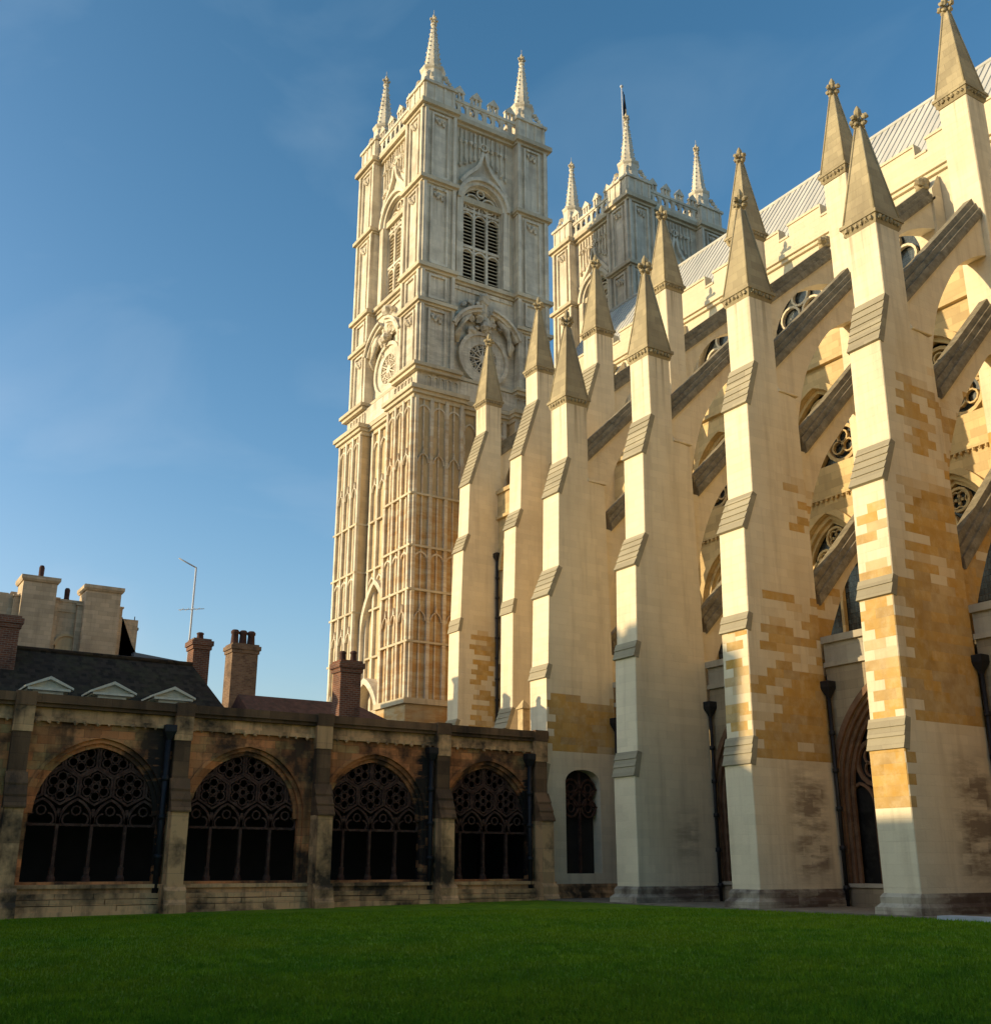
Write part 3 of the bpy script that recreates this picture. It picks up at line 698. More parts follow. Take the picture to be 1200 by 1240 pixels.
    for k in range(4):
        Q = MK(k, HU, cx, cy); C5 = MK(k, CORE, cx, cy); B5 = MK(k, 5.62, cx, cy)
        for s_ in (-1, 1):
            u1 = s_*HU; u0 = s_*(HU-PU); ua, ub = min(u0, u1), max(u0, u1); um = (ua+ub)/2
            for (z0, z1) in ((33.9, 38.6), (39.1, 41.35), (41.9, 48.6), (49.15, 55.05)):
                for uu in (ua+.13, ub-.13): ca.fbox(Q, uu-.13, uu+.13, 0, .20, z0, z1)
                for uu in (um-.66, um+.66): ca.fbox(Q, uu-.08, uu+.08, 0, .16, z0+.15, z1-.2)
                ca.fbox(Q, um-.7, um+.7, 0, .15, z1-.34, z1-.18); ca.fbox(Q, um-.7, um+.7, 0, .15, z0+.12, z0+.3)
                if z1-z0 > 3:
                    for i in range(4): ca.blob(Q(um+(-.3+.2*i), .05, z1-.75-.22*(i % 2)), .15, 1, 1, 1.6, i+k, .5, 6, 4)
            # carved arcade of the balcony band
            for i in range(5):
                uu = u1 - s_*(.75+.52*i); p = roundarch(uu, .15, 32.95, 6); ca.band(B5, p, shift(p, .09), 0, .10)
                for q in (-.195, .195): ca.fbox(B5, uu+q-.045, uu+q+.045, 0, .10, 32.4, 32.95)
                ca.ring(B5, uu, 32.4, .24, .09, 0, .1, 6, math.pi, 2*math.pi)
        # belfry: moulded round arch, ogee hood and carved panel above
        p = roundarch(0, 1.75, 48.7); ca.band(C5, p, shift(p, .3), -.2, .12); ca.band(C5, shift(p, .3), shift(p, .58), -.1, .34)
        ca.band(C5, shift(p, -.18), shift(p, -.0), -.6, -.25)
        for s_ in (-1, 1):
            ca.fbox(C5, s_*2.04-.28, s_*2.04+.28, -.1, .2, 42.1, 48.7)
            pts = [(s_*1.95, 50.0), (s_*1.35, 50.85), (s_*.65, 51.55), (s_*.25, 52.2), (0, 53.2)]
            ca.band(C5, pts, [(a+s_*.2, b+.2) for a, b in pts], 0, .3)
            for i in range(5):
                uu = s_*(.35+.42*i); ca.fbox(C5, uu-.05, uu+.05, 0, .14, 52.3-.25*i+.6, 54.9)
                ca.blob(C5(uu, .12, 53.9-.12*(i % 2)), .17, 1, 1, 1.5, i+9, .5, 6, 4); ca.blob(C5(uu, .12, 52.9-.3*i), .14, 1, 1, 1.5, i+19, .5, 6, 4)
        ca.ring(C5, 0, 53.9, .35, .12, 0, .2, 10); ca.fbox(C5, -.06, .06, 0, .16, 53.5, 54.9)
        # clock storey: round window surround, broken segmental pediment, carved trophy
        ca.ring(C5, 0, 35.85, 2.1, .28, 0, .36, 28); ca.ring(C5, 0, 35.85, 1.85, .6, 0, .2, 28)
        arc = [(2.75*math.sin(a), 36.3+2.75*math.cos(a)+.3) for a in [R(-68+136*i/16) for i in range(17)]]
        for sl in (arc[:8], arc[9:]): ca.band(C5, sl, shift(sl, .22), 0, .75); ca.band(C5, shift(sl, .22), shift(sl, .42), 0, .95)
        rg = random.Random(5+k)
        for i in range(44):
            uu = rg.gauss(0, .75); zz = 39.3+rg.gauss(0, .55)-.25*abs(uu); ca.blob(C5(uu, .25, zz), rg.uniform(.14, .34), 1, 1, 1.1, i, .5, 6, 4)
        ca.blob(C5(0, .4, 40.55), .42, 1, 1, 1.1, 3, .3); ca.blob(C5(0, .5, 38.4), .4, 1, 1, 1.2, 4, .35)
        for s_ in (-1, 1):
            ca.tube([C5(s_*1.2, .35, 39.2), C5(s_*1.9, .45, 38.4), C5(s_*2.3, .4, 37.2), C5(s_*2.2, .3, 36.6)], [.25, .3, .28, .12], 7)
        ca.fbox(C5, -2.6, 2.6, 0, .12, 41.0, 41.3)
        # pierced parapet
        Pp = MK(k, HU-.25, cx, cy); ua, ub = -(HU-PU)-.35, (HU-PU)+.35
        ca.fbox(Pp, ua, ub, -.3, 0, 55.68, 55.95); ca.fbox(Pp, ua, ub, -.32, .05, 57.0, 57.25)
        nb = 8; st = (ub-ua)/nb
        for i in range(nb+1):
            ca.fbox(Pp, ua+st*i-.15, ua+st*i+.15, -.26, -.02, 55.95, 57.0)
            if i < nb:
                p = arch(ua+st*(i+.5), st/2-.15, 56.55, 56.92, 4); ca.fbox(Pp, ua+st*i+.14, ua+st*(i+1)-.14, -.25, -.03, 55.95, 56.15)
                wall_hole(ca, Pp, ua+st*i+.14, ua+st*(i+1)-.14, 56.4, 57.0, p, 56.4, -.24, -.04)
        for i in range(4):
            uc = ua+(ub-ua)*(i+.5)/4
            for q in (-.36, 0, .36): ca.fbox(Pp, uc+q-.08, uc+q+.08, -.26, -.02, 57.25, 57.95)
            ca.prism(Pp, [(uc-.5, 57.9), (uc+.5, 57.9), (uc+.46, 58.05), (uc, 58.55), (uc-.46, 58.05)], -.3, .03)
    ca.build('carved_ornament', M['tower'], t)
    for k in range(4):
        C5 = MK(k, CORE, cx, cy)
        w_ = MB()
        for uu in (-1.72, -.57, .57, 1.72): w_.fbox(C5, uu-.09, uu+.09, -.5, -.25, 42.05, 48.75)
        for zz in (42.05, 44.95, 48.1): w_.fbox(C5, -1.75, 1.75, -.5, -.24, zz-.02, zz+.2)
        for uc in (-1.15, 0, 1.15):
            for zz in (44.3, 47.45): p = roundarch(uc, .48, zz, 8); w_.band(C5, p, shift(p, .12), -.48, -.27)
        for uc in (-.72, .72): w_.ring(C5, uc, 49.05, .66, .12, -.5, -.25, 16); w_.fbox(C5, uc-.66, uc-.54, -.5, -.25, 48.2, 49.05); w_.fbox(C5, uc+.54, uc+.66, -.5, -.25, 48.2, 49.05)
        w_.ring(C5, 0, 49.95, .36, .1, -.5, -.25, 12)
        wo_ = w_.build('belfry_window', M['tower'], t)
        l_ = MB()
        for i in range(27):
            zz = 42.2+.3*i
            l_.add([C5(-1.75, -.38, zz), C5(1.75, -.38, zz), C5(1.75, -.72, zz+.2), C5(-1.75, -.72, zz+.2), C5(-1.75, -.38, zz+.06), C5(1.75, -.38, zz+.06), C5(1.75, -.72, zz+.26), C5(-1.75, -.72, zz+.26)],
                   [(0, 3, 2, 1), (4, 5, 6, 7), (0, 1, 5, 4), (1, 2, 6, 5), (2, 3, 7, 6), (3, 0, 4, 7)])
        l_.build('louvres', M['trim'], wo_)
        b_ = MB(); b_.fbox(C5, -1.8, 1.8, -.88, -.8, 42.0, 50.5); b_.build('shade_panel', M['void'], wo_)  # near-black sheet painting the belfry's inner shade behind the louvres
        o_ = MB(); o_.ring(C5, 0, 35.85, .32, .32, .02, .2, 12); o_.ring(C5, 0, 35.85, 1.27, .12, .02, .22, 24); o_.ring(C5, 0, 35.85, .75, .06, .02, .16, 18)
        for i in range(12):
            a = 2*math.pi*i/12; p0 = (.2*math.cos(a), 35.85+.2*math.sin(a)); p1 = (1.2*math.cos(a), 35.85+1.2*math.sin(a)); nx, nz = -math.sin(a)*.045, math.cos(a)*.045
            o_.prism(C5, [(p0[0]+nx, p0[1]+nz), (p1[0]+nx, p1[1]+nz), (p1[0]-nx, p1[1]-nz), (p0[0]-nx, p0[1]-nz)], .02, .18)
            o_.ring(C5, 1.0*math.cos(a+R(15)), 35.85+1.0*math.sin(a+R(15)), .17, .05, .02, .15, 8)
        oo = o_.build('round_window', M['tower'], t)
        d_ = MB(); d_.ring(C5, 0, 35.85, 1.3, 1.3, .003, .012, 24); d_.build('pane', M['glass'] if k != 0 else M['trim'], oo)
    # great window between the lower buttresses on the south side
    for k in (0,):
        Q = MK(k, 5.1, cx, cy); p = arch(0, 1.8, 16, 19.5)
        gw = MB(); gw.band(Q, p, shift(p, .35), 0, .5); gw.fbox(Q, -2.15, -1.8, 0, .5, 3, 16); gw.fbox(Q, 1.8, 2.15, 0, .5, 3, 16)
        p = arch(0, 2.0, 9.5, 12.6); gw.band(Q, p, shift(p, .4), 0, 1.0); gw.build('window_arch', M['tower'], t)
    for sx in (-1, 1):
        for sy in (-1, 1):
            px, py = cx+sx*(HU-1.3), cy+sy*(HU-1.3); q = MB(); h = 1.3
            q.box(px-h, py-h, 55.68, px+h, py+h, 57.45); q.box(px-h-.16, py-h-.16, 57.45, px+h+.16, py+h+.16, 57.68)
            for k in range(4):
                Z = MK(k, h, px, py)
                for uu in (-1.15, -.4, .4, 1.15): q.fbox(Z, uu-.09, uu+.09, 0, .07, 55.8, 57.4)
            q.lathe((px, py, 57.68), [(1.2, 0), (1.02, .5), (.9, 1.0), (.86, 1.75), (.98, 1.9), (1.02, 2.08), (.8, 2.15)], 8, False, R(22.5))
            for i in range(4):
                a = R(45+90*i)
                for j in range(4):
                    rr = 1.55-.17*j; q.blob((px+rr*math.cos(a), py+rr*math.sin(a), 57.85+.36*j), .19, 1, 1, 1.2, i*4+j, .4, 6, 4)
            po = q.build('corner_pinnacle', M['tower'], t)
            s2 = MB(); s2.lathe((px, py, 59.8), [(.74, 0), (.66, .2), (.17, 4.3), (.24, 4.35), (.26, 4.5), (.14, 4.6)], 8, False, R(22.5))
            for i in range(8):
                a = R(22.5+45*i)
                for j in range(9):
                    f_ = (j+.6)/9.6; rr = .70*(1-f_)+.18*f_; s2.blob((px+rr*math.cos(a), py+rr*math.sin(a), 59.9+4.3*f_), .062, 1, 1, 1.2, i+j, .4, 5, 3)
            s2.build('spirelet', M['tower'], po)
            f = MB(); finial(f, px, py, 64.35, .95, 3); f.tube([(px, py, 65.1), (px, py, 65.7)], .02, 5); f.build('finial', M['trim'], po)
    rr_ = MB(); rr_.box(cx-4.9, cy-4.9, 55.4, cx+4.9, cy+4.9, 55.75); rr_.build('tower_roof', M['bluelead'], t)
    return t
TW = tower(-65.6, 37.0, 'nearer left west tower with louvred belfry, round window, four crocketed pinnacles')
TN = copy_tree(TW); TN.location = (-66.8, 57.3, 0)
TN['label'] = 'farther right west tower partly hidden behind the nave roof, a dark flag above it'
fl = thing('flagpole', 'thin white flagpole with a drooping dark flag on the farther tower', 'flagpole', (-66.0, 55.6, 55.7))
q = MB(); q.tube([(-66.0, 55.6, 55.7), (-66.0, 55.6, 71.4)], [.12, .06], 8); q.lathe((-66.0, 55.6, 71.4), [(.05, 0), (.16, .1), (.16, .22), (.02, .35)], 8); q.build('pole', M['metal'], fl)
q = MB(); vs_ = []
for i in range(9):
    zz = 71.0-.5*i
    for j in range(6): vs_.append((-65.95+.03*j+.05*math.sin(j*2.1+i*.8), 55.66+.055*j*(.5+.1*i)+.03*math.sin(i*1.3+j), zz-.12*j))
q.add(vs_, [(i*6+j, i*6+j+1, (i+1)*6+j+1, (i+1)*6+j) for i in range(8) for j in range(5)], True); fo = q.build('flag', M['flag'], fl)
sm_ = fo.modifiers.new('thickness', 'SOLIDIFY'); sm_.thickness = .02

# ------------------------------------------------------------------ cloister: north walk between the flying buttresses
nw = thing('cloister_walk', 'north cloister walk with deep dark traceried arches between the buttress feet', 'cloister', (-27, 32, 0))
wl = MB(); S3 = MS(29.9)
nb_ = [X0-BAY*.5-BAY*i for i in range(-1, 3)]
for xc in nb_:
    p = arch(xc, 2.3, 3.4, 7.1, 12)
    wall_hole(wl, S3, xc-BAY/2+HW, xc+BAY/2-HW, -.5, 7.75, p, .55, -.6, 0)
wl.build('wall', M['walk'], nw)
for xc in nb_:
    wt = MB()
    a, b = xc-BAY/2+HW+.002, xc+BAY/2-HW-.002
    wt.fbox(S3, a, b, -.5, .12, 7.75, 7.92); wt.fbox(S3, a, b, -.5, .02, 7.92, 8.58); wt.fbox(S3, a, b, -.55, .16, 8.58, 8.82)
    wt.build('parapet', M['walk_trim'], nw)
    wt = MB(); wt.fbox(S3, a+.1, b-.1, -.5, .08, .5, .62); wt.build('sill', M['walk_trim'], nw)
for xc in nb_:
    p = arch(xc, 2.3, 3.4, 7.1, 12); f = MB()
    for i, (o0, o1, d0, d1) in enumerate(((0, .2, -.02, .10), (-.13, 0, -.15, -.04), (-.27, -.13, -.28, -.17), (-.4, -.27, -.4, -.3))):
        f.band(S3, shift(p, o0), shift(p, o1), d0, d1)
        for s_ in (-1, 1): f.fbox(S3, xc+s_*(2.3+(o0+o1)/2)-abs(o1-o0)/2, xc+s_*(2.3+(o0+o1)/2)+abs(o1-o0)/2, d0, d1, .6, 3.4)
    ao = f.build('arch_window', M['mould'], nw)
    tr = MB(); D0, D1 = -.52, -.40
    tr.ring(S3, xc, 5.7, .72, .12, D0, D1, 18)
    for s_ in (-1, 1): tr.ring(S3, xc+s_*1.0, 4.45, .80, .13, D0, D1, 18)
    for cx_, cz_, r_ in ((xc, 5.7, .72), (xc-1.0, 4.45, .8), (xc+1.0, 4.45, .8)):
        for k in range(4):
            a = R(45+90*k); tr.ring(S3, cx_+.36*r_*math.cos(a), cz_+.36*r_*math.sin(a), .34*r_, .06, D0+.02, D1-.02, 10)
    for uu in (-1.15, 0, 1.15): tr.fbox(S3, xc+uu-.07, xc+uu+.07, D0, D1, .6, 3.6)
    for uu in (-1.72, -.575, .575, 1.72): q_ = arch(xc+uu, .5, 3.1, 3.75, 5); tr.band(S3, q_, shift(q_, .1), D0, D1)
    tr.build('tracery', M['mould'], ao)
    gl = MB(); gl.fbox(S3, xc-2.3, xc+2.3, -.58, -.55, .55, 7.05); gl.build('pane', M['darkglass'], ao)
q = MB(); q.box(X0-3*BAY, 30.45, 7.6, 0, 34.95, 7.75); q.build('roof', M['bluelead'], nw)

# ------------------------------------------------------------------ cloister: west range in shadow
XW = -37.65
wr = thing('cloister_range', 'low dark sooty stone cloister range with four wide traceried arches across the lawn', 'cloister', (XW-2.5, 12, 0))
E = ME(XW); W4 = [23.32, 18.38, 13.42, 8.42, 3.45, -1.5, -6.45]; wv = MB()
for i, yc in enumerate(W4):
    a = yc-2.475; b = yc+2.475 if i else 26.12
    p = arch(yc, 2.17, 2.75, 5.14, 12)
    wall_hole(wv, E, a, b, .55, 5.62, p, .62, -.7, 0)
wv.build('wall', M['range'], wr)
tv = MB(); y0, y1 = -9, 26.12
tv.fbox(E, y0, y1, -.7, .12, 5.58, 5.72); tv.fbox(E, y0, y1, -.7, .02, 5.72, 6.02); tk = MB(); tk.fbox(E, y0, y1, -.7, .18, 6.02, 6.14); tk.fbox(E, y0, y1, -.72, .28, 6.14, 6.42); tk.build('coping', M['range_dark'], wr)
rg = random.Random(4)
for i in range(90):
    yy = y0+.4+i*.39+rg.uniform(-.08, .08)
    if yy < 26: tv.blob((XW+.14, yy, 5.56), rg.uniform(.04, .08), 1, 1, 1, i, .4, 6, 4)
tv.build('cornice', M['range_trim'], wr)
pv = MB()
pv.fbox(E, y0, y1, -.7, .46, -.8, -.22)
for zz, dd, hh in ((-.22, .40, .17), (-.03, .36, .16), (.15, .31, .15)):
    yy = y0
    while yy < y1-.3:
        l_ = rg.uniform(.6, 1.5); pv.fbox(E, yy+.008, min(yy+l_, y1)-.008, -.7, dd+rg.uniform(-.035, .03), zz, zz+hh+rg.uniform(-.01, .012)); yy += l_
pv.fbox(E, y0, y1, -.7, .12, .30, .46)
pv.fbox(E, y0, y1, -.7, .24, .46, .58)
pv.build('plinth', M['range_trim'], wr)
for i, yc in enumerate(W4[:6]):
    f = MB(); p = arch(yc, 2.17, 2.75, 5.14, 12)
    f.band(E, shift(p, -.14), shift(p, -.002), -.2, -.08); f.band(E, shift(p, -.28), shift(p, -.14), -.34, -.2); f.band(E, p, shift(p, .12), -.02, .05)
    for s_ in (-1, 1): f.fbox(E, yc+s_*2.1-.07, yc+s_*2.1+.07, -.3, -.1, .6, 2.78)
    f.fbox(E, yc-2.15, yc+2.15, -.5, .06, .58, .66)
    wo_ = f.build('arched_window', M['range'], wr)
    tr = MB(); D0, D1 = -.42, -.28
    for uu in (-1.07, 0, 1.07):
        tr.fbox(E, yc+uu-.05, yc+uu+.05, D0, D1, .65, 2.9)
        tr.lathe((XW-.35, yc+uu, .66), [(.14, 0), (.14, .12), (.09, .2), (.1, .42), (.06, .46)], 8, False)
    for uu in (-1.605, -.535, .535, 1.605):
        q_ = arch(yc+uu, .48, 2.42, 3.15, 6); tr.band(E, q_, shift(q_, .08), D0, D1)
        tr.fbox(E, yc+uu-.54, yc+uu+.54, D0+.02, D0+.10, 2.36, 2.44); tr.ring(E, yc+uu, 2.84, .17, .05, D0+.02, D1-.02, 8)
        for s_ in (-1, 1): tr.ring(E, yc+uu+s_*.21, 2.56, .22, .055, D0+.02, D1-.02, 8, math.pi/2 if s_ < 0 else -math.pi/2, math.pi*1.5 if s_ < 0 else math.pi/2)
    for (lst, zc) in (((-1.07, 0, 1.07), 3.6), ((-1.605, -.535, .535, 1.605), 4.52), ((0,), 5.44), ((-2.14, 2.14), 3.6)):
        for uu in lst:
            tr.ring(E, yc+uu, zc, .61, .08, D0, D1, 6, R(30), R(390))
            for k in range(6):
                a = R(60*k+30); tr.ring(E, yc+uu+.30*math.cos(a), zc+.30*math.sin(a), .175, .045, D0+.02, D1-.02, 8)
                tr.blob((XW+(D0+D1)/2, yc+uu+.46*math.cos(a+R(30)), zc+.46*math.sin(a+R(30))), .075, .7, 1, 1, k, .3, 6, 4)
            tr.ring(E, yc+uu, zc, .14, .05, D0+.03, D1-.03, 8)
    tr.build('tracery', M['tracery'], wo_)
def post(yc, wd=.56):
    h = wd/2; m = MB(); G = lambda u, d, z: (XW+u, yc+d, z)
    m.prism(G, [(0, .56), (.72, .56), (.70, 2.86), (0, 2.86)], -h, h)
    m.prism(G, [(0, -.8), (.98, -.8), (.98, -.05), (.86, .1), (.86, .38), (.74, .5), (.74, .56), (0, .56)], -h-.08, h+.08)
    m.fbox(E, yc-h-.02, yc+h+.02, 0, .33, 5.2, 6.02); m.fbox(E, yc-h+.02, yc+h-.02, -.02, .06, .5, 6.0)
    o = m.build('buttress', M['range_trim'], wr)
    u = MB(); u.prism(G, [(0, 2.86), (.70, 2.86), (.30, 3.85), (.30, 5.2), (0, 5.2)], -h+.01, h-.01); u.fbox(E, yc-h-.03, yc+h+.03, 0, .36, 6.02, 6.46)
    u.build('pilaster', M['range_dark'], o)
    for k in range(3):
        f0, f1 = k/3, (k+1)/3; a0 = (.30+.42*f0, 3.95-1.05*f0); a1 = (.30+.42*f1, 3.95-1.05*f1)
        c_ = MB(); c_.prism(G, [(a0[0]+.0, a0[1]), (a1[0]+.06, a1[1]), (a1[0]+.05, a1[1]-.06), (a1[0]-.15, a1[1]-.06), (a0[0]-.1, a0[1])], -h-.05, h+.05); c_.build('sloping_cap', M['range_dark'], o)
for yc in (25.72, 21.15, 16.15, 10.98, 5.85, .9, -4.0): post(yc)
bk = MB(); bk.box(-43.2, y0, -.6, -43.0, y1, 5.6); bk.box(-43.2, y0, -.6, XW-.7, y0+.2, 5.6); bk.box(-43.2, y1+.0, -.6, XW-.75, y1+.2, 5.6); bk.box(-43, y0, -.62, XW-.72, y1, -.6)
bk.build('walk_interior', M['void'], wr)  # walk interior coloured near-black for the shade inside
rf = MB(); rf.box(-43.2, y0, 5.62, XW-.72, y1+.2, 5.8); rf.build('flat_roof', M['bluelead'], wr)

# ------------------------------------------------------------------ drainpipes
def pipe(x, y, z0, z1, label, r=.065, kick=None):
    t = thing('drainpipe', label, 'drainpipe', (x, y, z0), 'black iron drainpipes')
    m = MB(); m.tube([(x, y, z0), (x, y, z1)], r, 8)
    zz = z0+.5
    while zz < z1-.3: m.lathe((x, y, zz), [(r+.005, 0), (r+.04, .02), (r+.04, .14), (r+.005, .16)], 8); zz += 1.25
    m.build('pipe', M['iron'], t)
    h = MB(); h.lathe((x, y, z1-.08), [(.08, 0), (.11, .08), (.26, .32), (.28, .36), (.28, .56), (.24, .58)], 4, False, R(45)); h.build('hopper_head', M['iron'], t)
pipe(X0+HW+.16, 29.72, -.1, 6.75, 'black drainpipe behind the nearest golden buttress, at the right picture edge')
pipe(X0-BAY+HW+.16, 29.72, -.1, 6.75, 'black drainpipe with a hopper in the corner behind the second golden patched buttress')
pipe(X0-2*BAY+HW+.16, 29.72, -.1, 6.75, 'black drainpipe in the corner behind the plain cream flying buttress')
pipe(X0-3*BAY+HW+.16, 29.72, -.1, 6.75, 'black drainpipe between the garth corner buttress and the plain cream one')
pipe(X0-6*BAY+HW+.2, 34.8, 5.0, 19.2, 'long black drainpipe high on the aisle wall beside the leftmost pinnacled buttress', .09)
pipe(XW+.16, 10.52, -.4, 5.2, 'black drainpipe between the two leftmost wide cloister arches', .10)
pipe(XW+.16, 20.68, -.4, 5.0, 'black drainpipe between the two rightmost wide cloister arches', .09)
pipe(XW+.16, 25.22, -.4, 5.0, 'black drainpipe at the right end of the dark cloister range', .09)
q = MB(); q.box(-40.2, 26.45, 6.4, -39.8, 26.8, 7.7); q.frustum((-40.28, 26.37, -39.72, 26.88), 7.7, (-40.03, 26.6, -39.97, 26.65), 8.1); q.box(-40.3, 26.35, 5.7, -39.7, 26.9, 6.4)
single(q, 'stone_turret', M['gild'], 'tiny pale stone turret peeping over the right end of the cloister range', 'turret')

# ------------------------------------------------------------------ houses beyond the range
hs = thing('tiled_house', 'house with a dark mossy tiled roof and three small pediment dormers behind the cloister', 'house', (-48, 8, 0))
q = MB(); q.box(-52, -8, -.6, -44, 15.2, 6.1); q.build('wall', M['brick'], hs)
q = MB(); q.add([(-43.7, -8.2, 6.0), (-43.7, 15.6, 6.0), (-52.3, 15.6, 6.0), (-52.3, -8.2, 6.0), (-48, -8.2, 9.66), (-48, 14.2, 9.66)], [(0, 1, 5, 4), (1, 2, 5), (2, 3, 4, 5), (3, 0, 4), (0, 3, 2, 1)])
q.tube([(-48, -8.2, 9.68), (-48, 14.2, 9.68)], .12, 6); q.build('roof', M['tiles'], hs)
for yc in (7.65, 10.03, 12.39):
    q = MB(); q.box(-46.5, yc-.55, 6.3, -44.15, yc+.55, 7.48); dm = q.build('dormer', M['paint'], hs)
    q = MB(); D = ME(-44.1)
    q.fbox(D, yc-.78, yc+.78, -2.4, .12, 7.48, 7.57); q.prism(D, [(yc-.8, 7.57), (yc+.8, 7.57), (yc, 7.94)], -2.4, -.04)
    for s_ in (-1, 1): q.prism(D, [(yc, 7.90), (yc, 8.02), (yc+s_*.88, 7.62), (yc+s_*.88, 7.54)], -2.4, .16)
    q.build('pediment', M['paint'], dm)
    q = MB(); q.fbox(ME(-44.15), yc-.42, yc+.42, .0, .012, 6.45, 7.3); q.build('pane', M['glass'], dm)
def stack(parent, x, y, wx, wy, z0, z1, mat, pots, ph=.7, top=True, name='chimney'):
    m = MB(); m.box(x-wx, y-wy, z0, x+wx, y+wy, z1-.5)
    m.box(x-wx-.06, y-wy-.06, z1-.5, x+wx+.06, y+wy+.06, z1-.32); m.box(x-wx-.12, y-wy-.12, z1-.32, x+wx+.12, y+wy+.12, z1-.1); m.box(x-wx-.03, y-wy-.03, z1-.1, x+wx+.03, y+wy+.03, z1)
    c = m.build(name, mat, parent)
    for (dx, dy, r_) in pots:
        k = MB(); k.lathe((x+dx, y+dy, z1), [(r_*1.1, 0), (r_, .06), (r_*.85, ph*.7), (r_*1.05, ph*.75), (r_*1.05, ph*.9), (r_*.7, ph)], 10); k.build('chimney_pot', M['pot'], c)
    return c
stack(hs, -48.9, 14.72, .45, .38, 7.5, 11.0, M['brick'], [(0, 0, .16)], .35)
stack(hs, -47.2, 6.15, .5, .55, 8, 10.75, M['brick'], [])
an = thing('tv_antenna', 'thin leaning aerial mast with a bent top arm above the small red chimney', 'antenna', (-49.4, 14.3, 9))
q = MB(); q.tube([(-49.4, 14.38, 8.6), (-49.4, 14.40, 14.5)], .045, 6); q.build('mast', M['metal'], an)
q = MB(); q.tube([(-49.4, 14.42, 14.5), (-49.4, 13.55, 14.85)], .035, 6); q.tube([(-49.4, 13.75, 12.4), (-49.4, 14.95, 12.6)], .018, 5)
for k in range(4): q.tube([(-49.7, 13.9+.25*k, 12.43+.04*k), (-49.1, 13.9+.25*k, 12.43+.04*k)], .012, 5)
q.build('aerial_arms', M['metal'], an)
cs = thing('chimney_house', 'buff brick chimney with three dark pots rising between the tiled and brown roofs', 'chimney', (-55.6, 19.05, 0))
stack(cs, -55.6, 19.05, .55, .70, -.6, 12.3, M['brick_buff'], [(0, -.45, .21), (0, 0, .21), (0, .45, .21)], .8)
q = MB(); q.box(-58, 16.5, -.6, -52, 21, 8.0); q.build('wall', M['brick'], cs)
bh = thing('brown_roofed_house', 'low brown tiled roof with a red brick chimney in front of the near tower', 'house', (-47, 19, 0))
q = MB(); q.box(-50, 16.2, -.6, -43.5, 24.5, 6.4); q.build('wall', M['brick'], bh)
q = MB(); q.add([(-43.3, 16.0, 6.2), (-43.3, 24.6, 6.2), (-50.3, 24.6, 6.2), (-50.3, 16.0, 6.2), (-46.8, 16.0, 8.36), (-46.8, 21.6, 8.36)], [(0, 1, 5, 4), (1, 2, 5), (2, 3, 4, 5), (3, 0, 4), (0, 3, 2, 1)])
q.build('roof', M['brown_roof'], bh)
stack(bh, -41.4, 18.75, .40, .46, 5.8, 9.25, M['brick'], [(-.12, -.18, .14), (.12, .2, .14)], .45)
dome = MB(); dome.lathe((-49.4, 21.1, 7.6), [(.7, 0), (.68, .45), (.55, .8), (.3, 1.02), (.04, 1.1)], 14); dome.tube([(-49.4, 21.5, 8.2), (-49.4, 21.55, 9.0)], [.12, .05], 6)
single(dome, 'lead_cupola', M['paint'], 'small pale domed cupola just left of the red chimney by the tower', 'cupola')
# crenellated stone house
st = thing('stone_hall', 'weathered crenellated stone building with two square turrets, far left above the tiled roof', 'building', (-63, 11, 0))
q = MB(); q.box(-69, 7.6, -.6, -62.6, 15.2, 14.5); q.box(-69, 7.6, 14.5, -62.6, 8.2, 15.2); 
q.box(-63.2, 10.5, 14.5, -62.55, 12.2, 15.05); q.box(-63.3, 10.4, 15.05, -62.5, 12.2, 15.2)
q.prism(lambda u, d, z: (-62.6+d, u, z), [(14.3, -.5), (15.2, -.5), (16.0, 11.6), (15.0, 13.0), (14.3, 14.6)], -1.2, 0)
q.prism(ME(-62.6), [(7.0, -.5), (8.6, -.5), (8.6, 15.3), (8.3, 15.3), (7.9, 14.6), (7.0, 14.2)], -1.2, .02)
q.build('wall', M['house'], st)
for (a, b, zt, bl) in ((8.75, 10.5, 16.1, 1), (12.05, 13.95, 16.0, 1)):
    q = MB(); q.box(-63.6, a, -.6, -61.9, b, zt-.25); q.frustum((-63.7, a-.06, -61.84, b+.06), zt-.25, (-63.8, a-.14, -61.76, b+.14), zt-.12); q.box(-63.8, a-.14, zt-.12, -61.76, b+.14, zt+.06)
    q.box(-63.4, a-.3, -.6, -62.3, a, zt-1.1); q.box(-63.4, b, -.6, -62.3, b+.25, zt-1.0); q.box(-63.5, a-.36, zt-1.1, -62.24, a, zt-1.0); q.box(-63.5, b, zt-1.0, -62.24, b+.3, zt-.9)
    q.build('turret', M['house'], st)
q = MB(); p = arch(11.45, .58, 12.6, 13.15, 6)
q.prism(ME(-62.55), [(10.87, 11.0)] + p + [(12.03, 11.0)], -.02, .03); q.band(ME(-62.55), p, shift(p, .12), -.02, .12); q.build('blocked_window', M['tower_low'], st)
for (yy, z0, z1) in ((9.72, 16.15, 17.0), (11.2, 15.2, 15.9)):
    q = MB(); q.lathe((-62.8, yy, z0), [(.22, 0), (.14, .1), (.15, (z1-z0)*.85), (.1, z1-z0)], 9); q.build('chimney_pot', M['pot'], st)
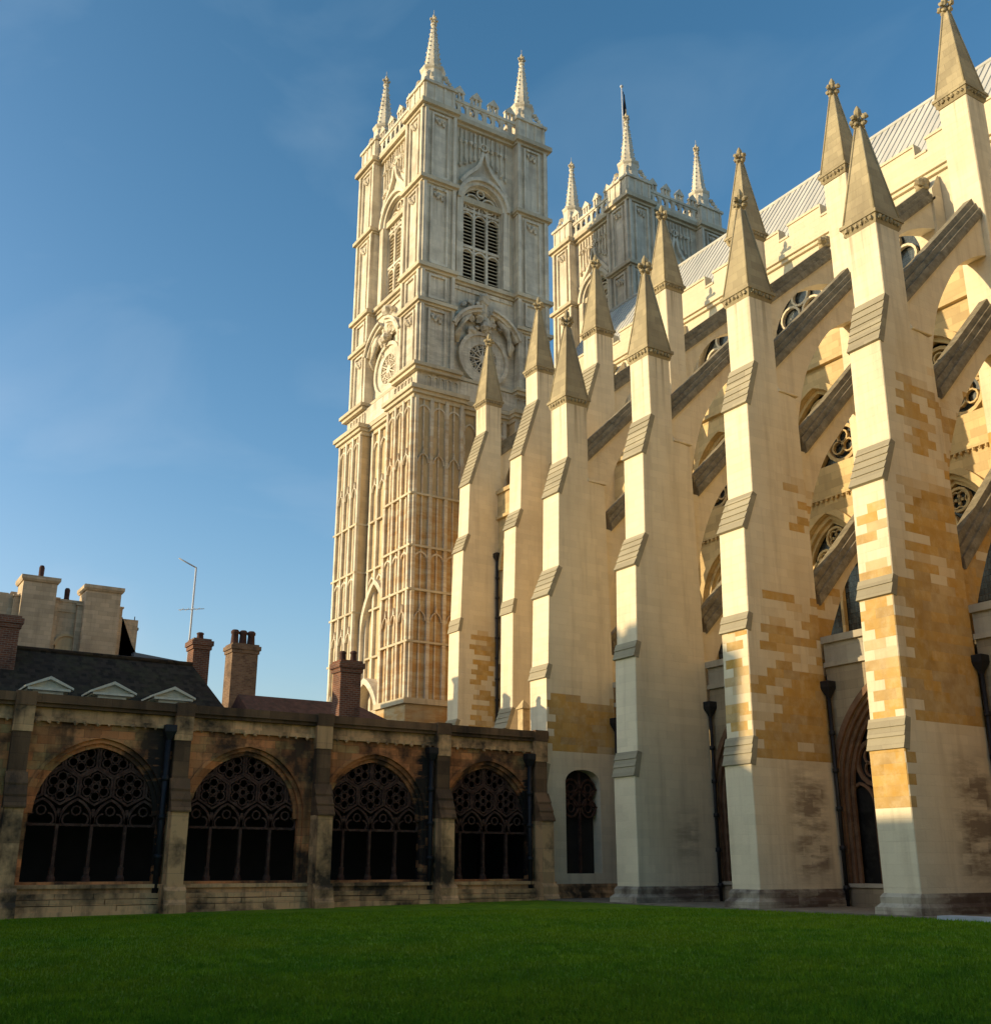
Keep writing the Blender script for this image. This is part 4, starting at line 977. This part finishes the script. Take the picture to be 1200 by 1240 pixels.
q = MB(); q.box(-66, 14.3, 10, -63.0, 15.3, 14.0); q.box(-66.1, 14.25, 14.0, -62.95, 15.35, 14.15); q.tube([(-63.1, 15.1, 14.1), (-63.1, 15.1, 14.8)], .03, 5); q.build('slate_bay', M['bluelead'], st)
bl = MB(); bl.add([(-62, 15.0, 9), (-62, 18.6, 9), (-62, 18.6, 12.2), (-62, 15.0, 12.55), (-66, 15.0, 9), (-66, 18.6, 9), (-66, 18.6, 12.35), (-66, 15.0, 12.7)], [(0, 1, 2, 3), (3, 2, 6, 7), (1, 5, 6, 2), (0, 3, 7, 4), (4, 7, 6, 5), (0, 4, 5, 1)])
single(bl, 'lead_roof', M['bluelead'], 'low blue grey lead roof between the stone building and the aerial', 'roof')
# the south side of the garth, behind the camera: its shadow lies over the whole lawn
sr = thing('refectory_range', 'tall stone range closing the garth behind the viewpoint, outside the picture', 'building', (-20, -22, 0))
q = MB(); q.box(-75, -28, -1.2, 45, -17.0, 11.4); q.box(-75, -17.3, 11.4, 45, -16.9, 12.35); q.box(-75, -17.4, 12.35, 45, -16.8, 12.5); q.build('wall', M['house'], sr)
q = MB(); q.box(-54, -25, 11.4, -48.0, -17.05, 19.2); q.box(-54.1, -25, 19.2, -47.9, -16.95, 19.4)
for i in range(4): q.box(-54+1.6*i, -17.4, 19.4, -52.9+1.6*i, -17.0, 20.2)
q.box(-54, -25, 19.4, -48.0, -17.4, 20.0); q.box(-48, -25, 11.4, -45.4, -17.1, 15.0); q.build('tower', M['house'], sr)
for i in range(8):
    w_ = MB(); uu = -60+i*12.5; p = arch(uu, 1.3, 7.5, 9.4); Nf = lambda u, d, z: (u, -17.0+d, z)
    w_.band(Nf, p, shift(p, .2), 0, .1); w_.fbox(Nf, uu-1.45, uu+1.45, 0, .12, 4.3, 4.5); wo_ = w_.build('window', M['house'], sr)
    g_ = MB(); g_.prism(Nf, [(uu-1.3, 4.5)]+p+[(uu+1.3, 4.5)], .0, .02); g_.build('pane', M['glass'], wo_)
